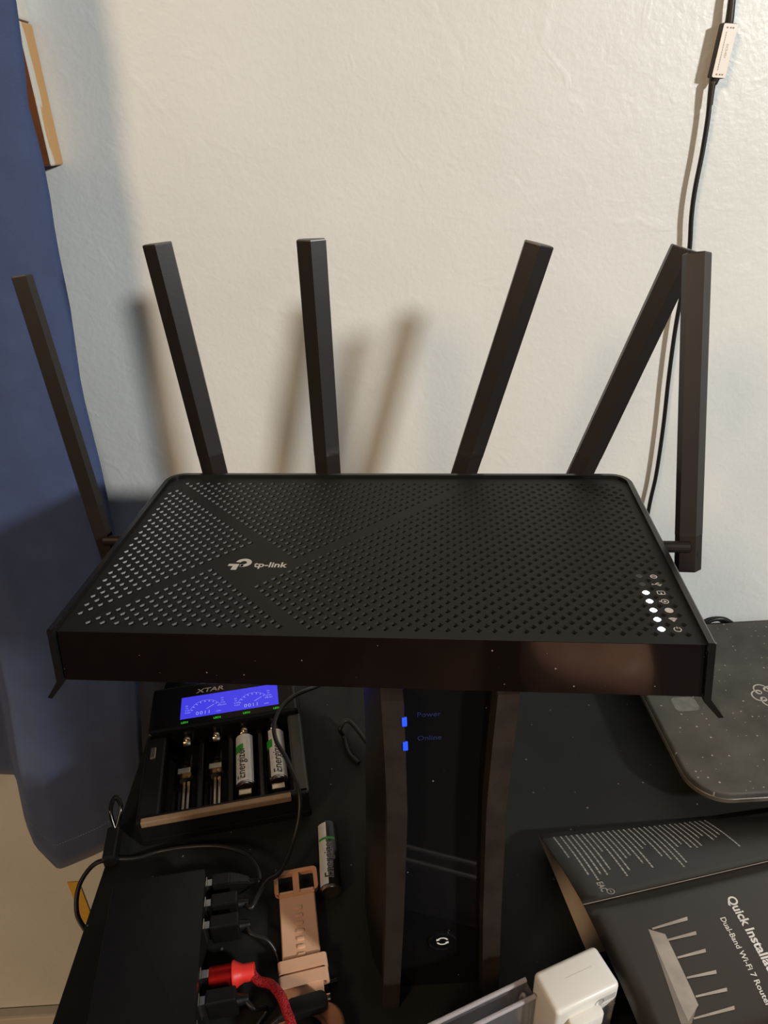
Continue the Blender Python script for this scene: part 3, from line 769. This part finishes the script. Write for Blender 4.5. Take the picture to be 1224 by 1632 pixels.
def braid_material():
    m = mk('red_braided_sleeve', (0.55, 0.02, 0.025), 0.55, var=0.1)
    nt = m.node_tree; b = nt.nodes['Principled BSDF']; tc = nt.nodes['Texture Coordinate']
    w1 = nt.nodes.new('ShaderNodeTexVoronoi'); w1.inputs['Scale'].default_value = 1100; nt.links.new(tc.outputs['Object'], w1.inputs['Vector'])
    mx = nt.nodes.new('ShaderNodeValToRGB'); mx.color_ramp.elements[0].color = (0.80, 0.05, 0.06, 1); mx.color_ramp.elements[1].color = (0.25, 0.006, 0.01, 1); mx.color_ramp.elements[1].position = 0.7
    nt.links.new(w1.outputs['Distance'], mx.inputs['Fac']); nt.links.new(mx.outputs['Color'], b.inputs['Base Color'])
    bp = nt.nodes.new('ShaderNodeBump'); bp.inputs['Strength'].default_value = 0.8; bp.inputs['Distance'].default_value = 0.0004; bp.invert = True
    nt.links.new(w1.outputs['Distance'], bp.inputs['Height']); nt.links.new(bp.outputs['Normal'], b.inputs['Normal'])
    return m
M['braid'] = braid_material()
cable_thing('charging_cable', 'black cable with tapered plug nearest the charger, looping left over the desk edge', PY[0], 0.023,
    [(-0.07914, 0.06543, 0.75600), (-0.08255, 0.07642, 0.75500), (-0.09226, 0.08831, 0.75200), (-0.11056, 0.09617, 0.75000), (-0.13294, 0.09937, 0.74700), (-0.15314, 0.10024, 0.74300), (-0.16952, 0.09664, 0.74220), (-.188, 0.0970, ZD+.0022), (-.2000, 0.0960, ZD-.003), (-.2085, 0.088, ZD-.013), (-.2080, 0.076, ZD-.024), (-.200, 0.068, ZD-.034)], style=1)
cable_thing('charging_cable', 'black cable rising from the second plug over the charger and behind the router', PY[1], 0.0165,
    [(-0.08271, 0.04807, 0.75500), (-0.07888, 0.05614, 0.75600), (-0.07463, 0.06428, 0.75600), (-0.06621, 0.07180, 0.75500), (-0.05955, 0.08734, 0.76000), (-0.05494, 0.10109, 0.77000), (-0.05530, 0.11433, 0.78000), (-0.06383, 0.13374, 0.78700), (-0.07374, 0.15398, 0.78600), (-0.07681, 0.17062, 0.78500), (-0.07352, 0.18665, 0.78500), (-0.06432, 0.19961, 0.78500), (-0.04965, 0.21383, 0.78000), (-0.02892, 0.25209, 0.75500), (-.022, 0.262, ZD+.0025)], style=0)
cable_thing('charging_cable', 'black cable with blocky third plug, running under the watch strap', PY[2], 0.0175,
    [(-0.08112, 0.03326, 0.75300), (-0.07180, 0.03071, 0.75000), (-0.06642, 0.02643, 0.74400), (-0.06308, 0.01960, 0.74160), (-.0520, 0.0065, ZD+.0016), (-.030, 0.010, ZD+.0016)], style=0, cr=0.0012)
cable_thing('charging_cable', 'red braided cable with metallic red plug at the bottom left', PY[3], 0.0, 
    [(-0.07341, 0.00582, 0.75350), (-0.06549, 0.00150, 0.75700), (-0.05842, -0.00817, 0.76300), (-0.05447, -0.01685, 0.76500), (-0.05072, -0.02589, 0.76600), (-.047, -.045, ZD+.023), (-.046, -.090, ZD+.010), (-.045, -.16, ZD+.0030)], style=2, cmat='braid', cr=0.0026)
cable_thing('charging_cable', 'black cable with blocky plug just below the red plug', PY[4], 0.0170,
    [(-0.07463, -0.00719, 0.75100), (-0.06858, -0.00552, 0.74500), (-.0760, -0.0160, ZD+.0018), (-.073, -.035, ZD+.0018), (-.080, -.08, ZD+.0018), (-.085, -.14, ZD+.0018)], style=0, cr=0.0015)

# ------------------------------------------------------------------ watch: strap to the rear, case face down in front
WO = Vector((-0.0475, 0.0, ZD)); WR = R(8.0)
wt = thing('smartwatch', 'rose gold smartwatch with pink strap lying on the desk', 'watch', WO, WR)
def ribbon(path, wfun, th):
    # strap following (y, z) path, width function of parameter
    P = spline([(0, y, z) for y, z in path], 10); b = new(); rg = []; N = len(P)
    for i, p in enumerate(P):
        t_ = (P[min(i+1, N-1)]-P[max(i-1, 0)]).normalized(); nrm = Vector((0, -t_.z, t_.y)); w_ = wfun(i/(N-1))/2
        e_ = 0.0006
        rg.append([b.verts.new(Vector((x, 0, 0))+p+nrm*h_) for x, h_ in ((-w_+e_, -th/2), (w_-e_, -th/2), (w_, -th/2+e_), (w_, th/2-e_), (w_-e_, th/2), (-w_+e_, th/2), (-w_, th/2-e_), (-w_, -th/2+e_))])
    for i in range(N-1):
        for a in range(8): b.faces.new((rg[i][a], rg[i][(a+1) % 8], rg[i+1][(a+1) % 8], rg[i+1][a]))
    b.faces.new(rg[0][::-1]); b.faces.new(rg[-1]); bmesh.ops.recalc_face_normals(b, faces=b.faces)
    return b
strap = ribbon([(-0.006, 0.0085), (0.004, 0.0090), (0.016, 0.0085), (0.035, 0.0068), (0.055, 0.0062), (0.0640, 0.0060)], lambda q: 0.0225, 0.0024)
so = obj('strap', strap, 'strap', wt, smooth=True)
SZ = lambda y: lerp_tab([(-0.006, 0.0085), (0.004, 0.0090), (0.016, 0.0085), (0.035, 0.0068), (0.055, 0.0062), (0.064, 0.0060)], y)
for k in range(7):
    y = 0.0215+k*0.0050
    hb = prism(rrect(-0.0024, 0.0024, -0.0012, 0.0012, 0.0010, 4), 0.0, 0.0010, 0.0004, 2)
    xf(hb, Matrix.Translation((0.0003, y, SZ(y)+0.0009)))
    obj('strap_nub', hb, 'strap', so, smooth=True)
for y0, dz in ((0.0035, 0.0), (0.0120, 0.0003)):
    lp = new()
    w0, w1 = 0.0125, 0.0143; h0, h1 = 0.0016, 0.0030
    o_ = rrect(-w1, w1, -h1, h1, 0.0022, 5); i_ = rrect(-w0, w0, -h0, h0, 0.0010, 5)
    n = len(o_)
    for yy in (0, 0.0068):
        pass
    vo = [[lp.verts.new((p[0], yy, p[1])) for p in o_] for yy in (0, 0.0068)]; vi = [[lp.verts.new((p[0], yy, p[1])) for p in i_] for yy in (0, 0.0068)]
    for a in range(n):
        c_ = (a+1) % n
        lp.faces.new((vo[0][a], vo[0][c_], vo[1][c_], vo[1][a])); lp.faces.new((vi[0][a], vi[1][a], vi[1][c_], vi[0][c_]))
        for e_ in (0, 1): lp.faces.new((vo[e_][a], vi[e_][a], vi[e_][c_], vo[e_][c_]))
    bmesh.ops.recalc_face_normals(lp, faces=lp.faces)
    xf(lp, Matrix.Translation((0.0005, y0, SZ(y0+0.003)+dz)) @ Matrix.Rotation(R(2), 4, 'Z'))
    obj('strap_keeper', lp, 'strap', wt, smooth=True)
# buckle: rounded open frame and tongue
bk = new()
o_ = rrect(-0.0140, 0.0140, 0.0620, 0.0785, 0.0028, 5); i_ = rrect(-0.0114, 0.0114, 0.0600, 0.0757, 0.0012, 5); n = len(o_)
z0, z1 = 0.0045, 0.0078
vo = [[bk.verts.new((p[0], p[1], z)) for p in o_] for z in (z0, z1)]; vi = [[bk.verts.new((p[0], p[1], z)) for p in i_] for z in (z0, z1)]
for a in range(n):
    c_ = (a+1) % n
    bk.faces.new((vo[0][a], vo[0][c_], vo[1][c_], vo[1][a])); bk.faces.new((vi[0][a], vi[1][a], vi[1][c_], vi[0][c_]))
    for e_ in (0, 1): bk.faces.new((vo[e_][a], vi[e_][a], vi[e_][c_], vo[e_][c_]))
kill = [v for v in bk.verts if v.co.y < 0.0622 and abs(v.co.x) < 0.0108]
bmesh.ops.recalc_face_normals(bk, faces=bk.faces)
bo = obj('buckle', bk, 'buckle', wt, smooth=True)
obj('buckle_tongue', box(-0.0021, 0.0021, 0.0615, 0.0770, 0.0062, 0.0082, 0.0006), 'buckle', bo)
# case, face down: rounded block with a round sensor
cb = prism(rrect(-0.0205, 0.0205, -0.0440, -0.0060, 0.0120, 8), 0.0, 0.0105, 0.0022, 3)
co_ = obj('case', cb, 'case', wt, smooth=True)
b = lathe([(0.0128, 0), (0.0128, 0.0010), (0.0118, 0.0014), (0.0112, 0.0006), (0, 0.0006)], 36)
xf(b, Matrix.Translation((-0.0015, -0.0235, 0.0103))); obj('sensor_ring', b, 'case', co_, smooth=True)
b = lathe([(0.0110, 0), (0.0108, 0.0009), (0.0, 0.0013)], 36); xf(b, Matrix.Translation((-0.0015, -0.0235, 0.0106))); obj('sensor_window', b, 'lens', co_, smooth=True)
obj('strap_pin', box(0.0113, 0.0148, -0.0065, -0.0025, 0.0055, 0.0095, 0.0010), 'gold', wt)
# magnetic charging clip resting across the lug
cl = thing('charging_clip', 'small black charging clip with cord resting on the watch case', 'charger', (-0.0450, -0.0095, ZD+0.0120), R(12))
b = prism(rrect(-0.0115, 0.0115, -0.0048, 0.0048, 0.0040, 6), -0.0002, 0.0062, 0.0010, 2); obj('clip_body', b, 'plug', cl, smooth=True)
obj('strain_relief', tube([(-0.0105, -0.001, 0.003), (-0.0165, -0.002, 0.0025)], lambda q: 0.0030-0.0008*q, 12, 3), 'plug', cl, smooth=True)
b = tube([(-0.0155, -0.002, 0.0025), (-0.024, -0.0045, -0.0010), (-0.032, -0.0080, -0.0070), (-0.040, -0.014, -0.0100), (-0.046, -0.03, -0.0100), (-0.05, -0.08, -0.0100)], 0.0018, 12, 10)
obj('cord', b, 'cord', cl, smooth=True)

# ------------------------------------------------------------------ white power adapter and clear box
AO = Vector((0.0940, -0.0278, ZD)); AR = R(18.9)
ad = thing('power_adapter', 'white wall power adapter block standing on the desk by the leaflet', 'adapter', AO, AR)
AH = 0.0605
bx_ = box(-0.0185, 0.0185, -0.0106, 0.0106, 0.0, AH, 0.0026, 4); obj('body', bx_, 'white_plastic', ad, smooth=True)
obj('plug_base', prism(rrect(-0.0115, 0.0070, -0.0160, -0.0095, 0.0028, 5), AH-0.030, AH-0.0085, 0.0012, 2), 'white_plastic', ad, smooth=True)
for s_ in (-0.0065, 0.0020):
    obj('prong', box(s_-0.0008, s_+0.0008, -0.030, -0.0155, AH-0.024, AH-0.0175, 0.0004), 'steel', ad)
fr_ = lambda x, z: frame((x, -0.01066, z), (1, 0, 0), (0, 0, 1))
b = flat([(0.0, -0.0020), (0.0100, -0.0020), (0.0100, 0.0022), (0.0, 0.0022)]); xf(b, fr_(0.0062, AH-0.0072)); obj('rating_band', b, 'grey_label', ad)
b = new(); add(b, ring(0, 0, 0.0022, 0.0026, 0, 360, 20, 0.00004)); add(b, text('US', 0.0022)); xf(b, fr_(0.0068, AH-0.0078)); obj('safety_mark', b, 'print_dim', ad)
b = new()
for q in range(6):
    x = 0.0
    while x < 0.0085:
        w_ = random.uniform(0.0006, 0.0016); add(b, flat([(x, -q*0.0021), (x+w_, -q*0.0021), (x+w_, -q*0.0021-0.0008), (x, -q*0.0021-0.0008)])); x += w_+0.0005
xf(b, fr_(0.0080, AH-0.0115)); obj('fine_print', b, 'grey_label', ad, kind='stuff')
b = flat([(-0.006, -0.00010), (0.009, -0.00010), (0.009, 0.00010), (-0.006, 0.00010)]); xf(b, Matrix.Translation((0.001, 0.002, AH+0.00006))); obj('scratch', b, 'grey_label', ad)

pk = thing('clear_plastic_box', 'narrow clear plastic box lying against the white adapter', 'box', (0.0376, -0.0370, ZD), R(19.7))
# open-topped tray of clear plastic with rounded rails
L_, W_, H_ = 0.074, 0.0098, 0.0468; th = 0.0012
b = box(-L_/2, L_/2, -W_/2, W_/2, 0.0, th, 0.0003); obj('bottom', b, 'clear', pk)
for s_ in (-1, 1):
    y = s_*(W_/2-th/2)
    obj('side_wall', box(-L_/2, L_/2, y-th/2, y+th/2, th+.0001, H_, 0.0003), 'clear', pk)
    obj('rail', tube([(-L_/2, y, H_+.0012), (L_/2, y, H_+.0012)], 0.0012, 10, 1, smooth=False), 'clear_rail', pk, smooth=True)
for s_ in (-1, 1):
    x = s_*(L_/2-th/2)
    obj('end_wall', prism(rrect(x-th/2, x+th/2, -W_/2+th+.0001, W_/2-th-.0001, 0.0003, 2), th+.0001, H_), 'clear', pk)
lp = spline([(L_/2-.0035, -.0035, .002), (L_/2-.0035, -.0028, .020), (L_/2-.0035, -.0024, .036), (L_/2-.0035, 0, .0440), (L_/2-.0035, .0024, .036), (L_/2-.0035, .0028, .020), (L_/2-.0035, .0035, 0)], 6)
obj('end_loop', tube([tuple(p) for p in lp], 0.0010, 8, 1, smooth=False), 'clear_rail', pk, smooth=True)

# ------------------------------------------------------------------ dark slab with the flower emblem
sb = thing('flat_device', 'dusty dark slab with rounded corner and flower outline emblem at the right', 'device', (0.30, 0.18, ZD))
sx0, sx1, sy0, sy1 = 0.2155-.30, 0.56-.30, 0.0990-.18, 0.2820-.18
ol = rrect(sx0, sx1, sy0, sy1, 0.026, 10)
obj('top_plate', prism(ol, 0.0190, 0.0290, 0.0018, 3), 'slab', sb, smooth=True)
obj('edge_band', prism([(x*1.0, y) for x, y in rrect(sx0-.0004, sx1+.0004, sy0-.0004, sy1+.0004, 0.0262, 10)], 0.0200, 0.0240, 0.0004, 1), 'slab_edge', sb, smooth=True)
obj('pedestal', prism(rrect(sx0+.040, sx1-.040, sy0+.045, sy1-.030, 0.02, 6), 0.0, 0.0192), 'matte_black', sb, smooth=True)
fc = Vector((0.31026, 0.18877, 0.76900)) - Vector((0.30, 0.18, ZD)); ZF = 0.02906
b = new()
for k in range(5):
    a = R(90+72*k+18)
    add(b, ring(fc.x+0.0068*math.cos(a), fc.y+0.0068*math.sin(a), 0.0051, 0.0062, math.degrees(a)-124, math.degrees(a)+128, 26, ZF))
    a2 = a+R(36)
    add(b, ring(fc.x+0.0068*math.cos(a2), fc.y+0.0068*math.sin(a2), 0.0018, 0.0026, 0, 360, 16, ZF+.00003))
obj('flower_emblem', b, 'logo_line', sb, label='pale flower outline emblem')
q0 = Vector((0.24219, 0.18431, 0.76900)) - Vector((0.30, 0.18, ZD))
b = new(); add(b, flat(rrect(q0.x-.0095, q0.x+.0095, q0.y-.0075, q0.y+.0075, .004, 5), ZF))
obj('sticker', b, 'sticker', sb)

# ------------------------------------------------------------------ folded leaflet
lf = thing('folded_leaflet', 'black folded quick installation leaflet standing open on the desk', 'leaflet', (0.2, 0.03, ZD))
LB = Vector((0.2, 0.03, ZD))
F0 = Vector((0.11437, 0.02304, 0.77800)); FE = Vector((0.96480, 0.18434, -0.04000))     # fold line: left end, run per metre of print
B0 = Vector((0.10592, 0.09088, 0.75000)); BE = Vector((0.99164, 0.09731, -0.06800))     # far edge
N0 = Vector((0.12017, -0.07896, 0.79940)); NE = Vector((0.83346, 0.17738, -0.04124))     # near edge, held up by the pages below
D0 = Vector((0.11870, 0.01619, 0.74100))
LEN = 0.205
def back_pt(s, t, off=0.0):                  # s metres along the fold, t 0 far edge .. 1 fold
    p = (B0+BE*s).lerp(F0+FE*s, t); p.z = max(p.z+0.0025*math.sin(PI*t), ZD+0.0014)
    return p+Vector((0, 0.28, 0.96))*off
def front_pt(s, t, off=0.0):                 # t 0 fold .. 1 near edge
    p = (F0+FE*s).lerp(N0+NE*s, t); p.z += 0.0035*math.sin(PI*t)-0.30*max(0.0, t-0.80)**2
    return p+Vector((0, -0.22, 0.97))*off
def sheet(fn, mat, name, th=0.00035, ns=16, nt_=10):
    b = new(); g = [[b.verts.new(fn(LEN*i/ns, j/nt_)-LB) for i in range(ns+1)] for j in range(nt_+1)]
    for j in range(nt_):
        for i in range(ns): b.faces.new((g[j][i], g[j][i+1], g[j+1][i+1], g[j+1][i]))
    bmesh.ops.recalc_face_normals(b, faces=b.faces)
    if sum(f.normal.z for f in b.faces) < 0: bmesh.ops.reverse_faces(b, faces=b.faces)
    o = obj(name, b, mat, lf, smooth=True)
    md = o.modifiers.new('thickness', 'SOLIDIFY'); md.thickness = th; md.offset = -1
    return o
bp_ = sheet(back_pt, 'leaflet', 'back_page')
fp_ = sheet(front_pt, 'leaflet_front', 'front_page')
def inner(s, t):
    p = (B0+BE*s).lerp(D0+BE*s, t); p.z = max(p.z-0.0006, ZD+.0006)
    return p
sheet(inner, 'leaflet_in', 'inner_page', th=0.0002)
def prop(s, t):
    q = N0+NE*s; r_ = Vector((q.x, q.y+0.012, ZD+.0006)); return q.lerp(r_, t)-Vector((0, 0.0006, 0.0003))*(1-t)
sheet(prop, 'leaflet_in', 'supporting_page', th=0.0002)
b = tube([F0+FE*(LEN*i/20)+Vector((0, 0, .00025))-LB for i in range(21)], 0.00022, 5, 1, smooth=False)
obj('fold_crease', b, 'pict_mid', lf)
def on_sheet(src, fn, s0, t0, dist):
    # src flat: x -> along t (reading away), y -> along s ; dist = sheet length in t
    bmesh.ops.subdivide_edges(src, edges=[e for e in src.edges if e.calc_length() > 0.012], cuts=2)
    for v in src.verts: v.co = fn(s0+v.co.y, t0+v.co.x/dist, 0.00016+v.co.z)-LB
    return src
DB = (F0-B0).length; DN = (N0-F0).length
def inv_front(p):                             # world point on the front sheet -> (s, t)
    best = None
    for i in range(206):
        for j in range(101):
            pass
    return best
b = text('Quick Installation Guide', 0.0081, off=0.00022, xs=1.0); obj('title', on_sheet(b, front_pt, 0.08793, 0.0+0.17354, DN), 'print_white', fp_)
b = text('Dual-Band Wi-Fi 7 Router', 0.0048, off=0.00006, xs=1.0); obj('subtitle', on_sheet(b, front_pt, 0.07606, 0.28735, DN), 'print_white', fp_)
# fine print on the back page
b = new(); rnd = random.Random(3)
nl = 30
for i in range(nl):
    s = (0.0085 if i == 0 else 0.0095+i*0.00375)
    ln = [0.36, 0.62, 0.70, 0.64, 0.66, 0.60, 0.34, 0.72, 0.66, 0.50, 0.46, 0.60, 0.68, 0.40, 0.34, 0.55, 0.62, 0.76, 0.70, 0.46, 0.42, 0.50, 0.52, 0.50, 0.36, 0.34, 0.44, 0.40, 0.36, 0.62][i]
    if i in (0,): pass
    x = 0.0; end = ln*DB
    while x < end:
        w_ = min(rnd.uniform(0.0010, 0.0038), end-x)
        add(b, on_sheet(flat([(x, -.00055), (x+w_, -.00055), (x+w_, .00055), (x, .00055)]), back_pt, s, 0.08, DB)); x += w_+0.0006
obj('fine_print', b, 'fine', bp_, kind='stuff')
b = text('EAC', 0.0058, off=0.0001, xs=0.8); on_sheet(b, back_pt, 0.0165, 0.80, DB); 
c2 = ring(0, 0, .0020, .0024, 0, 360, 18); add(b, on_sheet(c2, back_pt, 0.0200, 0.93, DB))
c2 = flat([(-.0010, -.0002), (.0010, -.0002), (.0010, .0002), (-.0010, .0002)]); add(b, on_sheet(c2, back_pt, 0.0200, 0.93, DB))
obj('approval_marks', b, 'fine', bp_)
# printed picture of the router on the front page: polygons given as (s, t)
def poly_st(pts, mat, name, off=0.0):
    b = new(); b.faces.new([b.verts.new((t*DN, s, off)) for s, t in pts]); b.normal_update()
    bmesh.ops.triangulate(b, faces=b.faces)
    for _ in range(3): bmesh.ops.subdivide_edges(b, edges=[e for e in b.edges if e.calc_length() > 0.004], cuts=1, use_grid_fill=True)
    bmesh.ops.triangulate(b, faces=b.faces)
    for v in b.verts: v.co = front_pt(v.co.y, v.co.x/DN, 0.00016+v.co.z)-LB
    bmesh.ops.recalc_face_normals(b, faces=b.faces)
    if sum(f.normal.z for f in b.faces) < 0: bmesh.ops.reverse_faces(b, faces=b.faces)
    obj(name, b, mat, fp_)
poly_st([(0.02978, 0.24879), (0.03708, 0.68038), (0.02869, 0.75460), (0.02292, 0.74196)], 'pict_mid', 'printed_router_front')
poly_st([(0.02978, 0.24879), (0.03793, 0.30164), (0.03711, 0.68640), (0.02759, 0.74090), (0.02739, 0.64667)], 'pict_light', 'printed_router_top', 0.00005)
for (p0, p1, p2, p3) in [((0.03229, 0.24702), (0.03209, 0.25877), (0.05514, 0.25566), (0.05599, 0.23258)), ((0.03751, 0.33200), (0.03732, 0.34310), (0.05566, 0.34972), (0.05647, 0.32814)), ((0.03813, 0.43790), (0.03796, 0.44818), (0.05573, 0.45476), (0.05649, 0.43480)), ((0.03788, 0.54729), (0.03773, 0.55679), (0.05562, 0.57160), (0.05633, 0.55331)), ((0.03779, 0.64257), (0.03765, 0.65144), (0.05674, 0.66343), (0.05742, 0.64631)), ((0.03123, 0.73180), (0.03111, 0.74011), (0.05606, 0.74871), (0.05671, 0.73260))]:
    poly_st([p0, p1, p2, p3], 'pict_light' , 'printed_antenna', 0.00008)

# ------------------------------------------------------------------ hanging cord with inline module
hc = thing('hanging_cord', 'black cord with a cream labelled inline module hanging down the wall', 'cable', (0.235, 0.279, 1.0))
HB = Vector((0.235, 0.279, 1.0))
def rel(pts): return [Vector(p)-HB for p in pts]
obj('cord', tube(rel([(0.22910, 0.28350, 1.18233), (0.22982, 0.28350, 1.17194), (0.22974, 0.28350, 1.15235), (0.22881, 0.28350, 1.13196), (0.22931, 0.28350, 1.11457), (0.23163, 0.28380, 1.09440), (0.23194, 0.28420, 1.07557), (0.23099, 0.28420, 1.04050), (0.23188, 0.28420, 1.00289), (0.23384, 0.28420, 0.96251), (0.23449, 0.28420, 0.92196), (0.23311, 0.28420, 0.89633), (0.231, 0.282, 0.86), (0.226, 0.2843, 0.80), (0.224, 0.2845, 0.72), (0.222, 0.2845, 0.60), (0.222, 0.2845, 0.30)]), 0.00155, 12, 8), 'cord', hc, smooth=True)
c0 = Vector((0.23204, 0.28350, 1.20812)); up_ = (Vector((0.23365, 0.28350, 1.22142))-Vector((0.23118, 0.28350, 1.19439))).normalized()
fm = frame(c0-HB, Vector((0, -1, 0)).cross(up_)*-1, up_)
X_ = up_.cross(Vector((0, -1, 0))).normalized()
fm = Matrix.Identity(4)
for i in range(3): fm[i][0] = X_[i]; fm[i][1] = up_[i]; fm[i][2] = (0, -1, 0)[i]; fm[i][3] = (c0-HB)[i]
b = prism(rrect(-.0046, .0046, -.0142, .0142, .0010, 4), -.0028, .0026, .0006, 2); xf(b, fm); mo_ = obj('inline_module', b, 'dongle', hc, smooth=True)
b = prism(rrect(-.0040, .0046, -.0139, .0139, .0010, 4), .0026, .0029, .0001, 1); xf(b, fm); lb = obj('module_label', b, 'dongle_label', mo_, smooth=True, label='cream printed label')
b = text('DCS-05V', 0.0019, 'CENTER'); xf(b, Matrix.Translation((0.0010, 0, .00295)) @ Matrix.Rotation(R(-90), 4, 'Z'))
for q in range(16):
    c2 = flat([(-.0002, 0), (.0002, 0), (.0002, .0010), (-.0002, .0010)]); xf(c2, Matrix.Translation((-.0014, -.0100+q*.00125, .00295))); add(b, c2)
for yq in (-.0122, .0118):
    for xq in (-.0020, 0.0, .0016):
        c2 = flat([(xq, yq-.0004), (xq+.0011, yq-.0004), (xq+.0011, yq+.0004), (xq, yq+.0004)]); xf(c2, Matrix.Translation((0, 0, .00295))); add(b, c2)
xf(b, fm); obj('lettering', b, 'ink_brown', hc)
p_ = fm @ Vector((-0.0006, -.0150, -.0003))
b = tube([fm @ Vector((0.0, -.0138, -.0003)), p_+Vector((0, 0, -.0012)), Vector((0.22910, 0.28350, 1.19078))-HB, Vector((0.22961, 0.28350, 1.17957))-HB], lambda q: .0027-.0009*q, 14, 6); obj('strain_relief', b, 'dongle', hc, smooth=True)
b = tube([fm @ Vector((0.0, .0139, -.0003)), Vector((0.23341, 0.28350, 1.22455))-HB, Vector((0.23293, 0.28350, 1.23258))-HB, Vector((0.23273, 0.28380, 1.23990))-HB], lambda q: .0027-.0007*q, 14, 6); obj('strain_relief', b, 'dongle', hc, smooth=True)
b = tube([Vector((0.23284, 0.28380, 1.23749))-HB, Vector((0.23160, 0.28420, 1.25187))-HB, Vector((0.23012, 0.28420, 1.26630))-HB, Vector((0.252, .2845, 1.40))-HB, Vector((0.254, .2845, 1.60))-HB], .0017, 12, 6); obj('cord', b, 'cord', hc, smooth=True)

# ------------------------------------------------------------------ small things
b = tube([(0.29809, 0.28600, 0.75138), (0.30205, 0.28650, 0.76304), (0.30821, 0.28680, 0.76813), (0.31600, 0.28680, 0.76975), (0.32274, 0.28680, 0.76788), (0.32949, 0.28680, 0.76314), (0.345, .2868, ZD+.010), (0.36, .2868, ZD+.003)], .0022, 10, 8)
o = obj('wall_cable', b, 'cord', smooth=True); tag(o, 'short black cable arching up behind the dusty slab at the wall', 'cable')
b = tube([(0.008, 0.146, ZD+.0100), (-0.02077, 0.19916, 0.75400), (-0.02995, 0.19503, 0.75200), (-0.02753, 0.19530, 0.74250), (-0.02344, 0.17909, 0.74200), (-0.01561, 0.16847, 0.74200)], .0017, 10, 8)
o = obj('modem_cable', b, 'cord', smooth=True); tag(o, 'thin black cable curling on the desk at the left rear of the modem', 'cable')
# little black cable clip on the desk edge
kc = thing('cable_clip', 'small black clip gripping the left desk edge beside the charging hub', 'clip', (-0.1860, 0.104, ZD), R(8))
obj('clip_body', box(-0.0050, 0.0040, -0.0120, 0.0140, 0.0, 0.0100, 0.0016), 'plug', kc)
obj('clip_loop', tube([(0.0005, 0.012, 0.008), (-0.002, 0.020, 0.018), (0.001, 0.028, 0.022), (0.005, 0.022, 0.018), (0.0015, 0.013, 0.009)], 0.0016, 10, 8), 'charger_gloss', kc, smooth=True)
b = box(-0.3560, -0.3430, WY-0.0011, WY-0.0001, 1.0-.628, 1.0-.553, 0.0003)
o = obj('yellow_note', b, 'yellow'); tag(o, 'yellow paper scrap on the wall below the left desk edge', 'note')

# ------------------------------------------------------------------ unseen chair, added to stand in for the photographer's arm mirrored in the gloss fronts
ch = thing('reflection_chair', 'unseen slatted chair with tan cushion, added for a warm reflection in the router front', 'chair', (0.05, -0.72, 0.0))
obj('seat', prism(rrect(-0.22, 0.22, -0.21, 0.21, 0.04), 0.43, 0.455, 0.005), 'floor', ch)
obj('cushion', prism(rrect(0.02, 0.20, -0.16, 0.19, 0.06), 0.455, 0.535, 0.03, 5), 'tan', ch, smooth=True)
for sx in (-0.19, 0.19):
    obj('leg', box(sx-0.018, sx+0.018, 0.15, 0.186, 0, 0.43, 0.004), 'floor', ch)
    obj('leg', box(sx-0.018, sx+0.018, -0.20, -0.165, 0, 0.95, 0.004), 'floor', ch)
for k in range(4):
    x = -0.115+k*0.077
    obj('back_slat', box(x-0.02, x+0.02, -0.192, -0.178, 0.455, 0.90, 0.004), 'chair_wood', ch)
obj('back_rail', box(-0.172, 0.172, -0.195, -0.172, 0.90, 0.96, 0.006), 'chair_wood', ch)
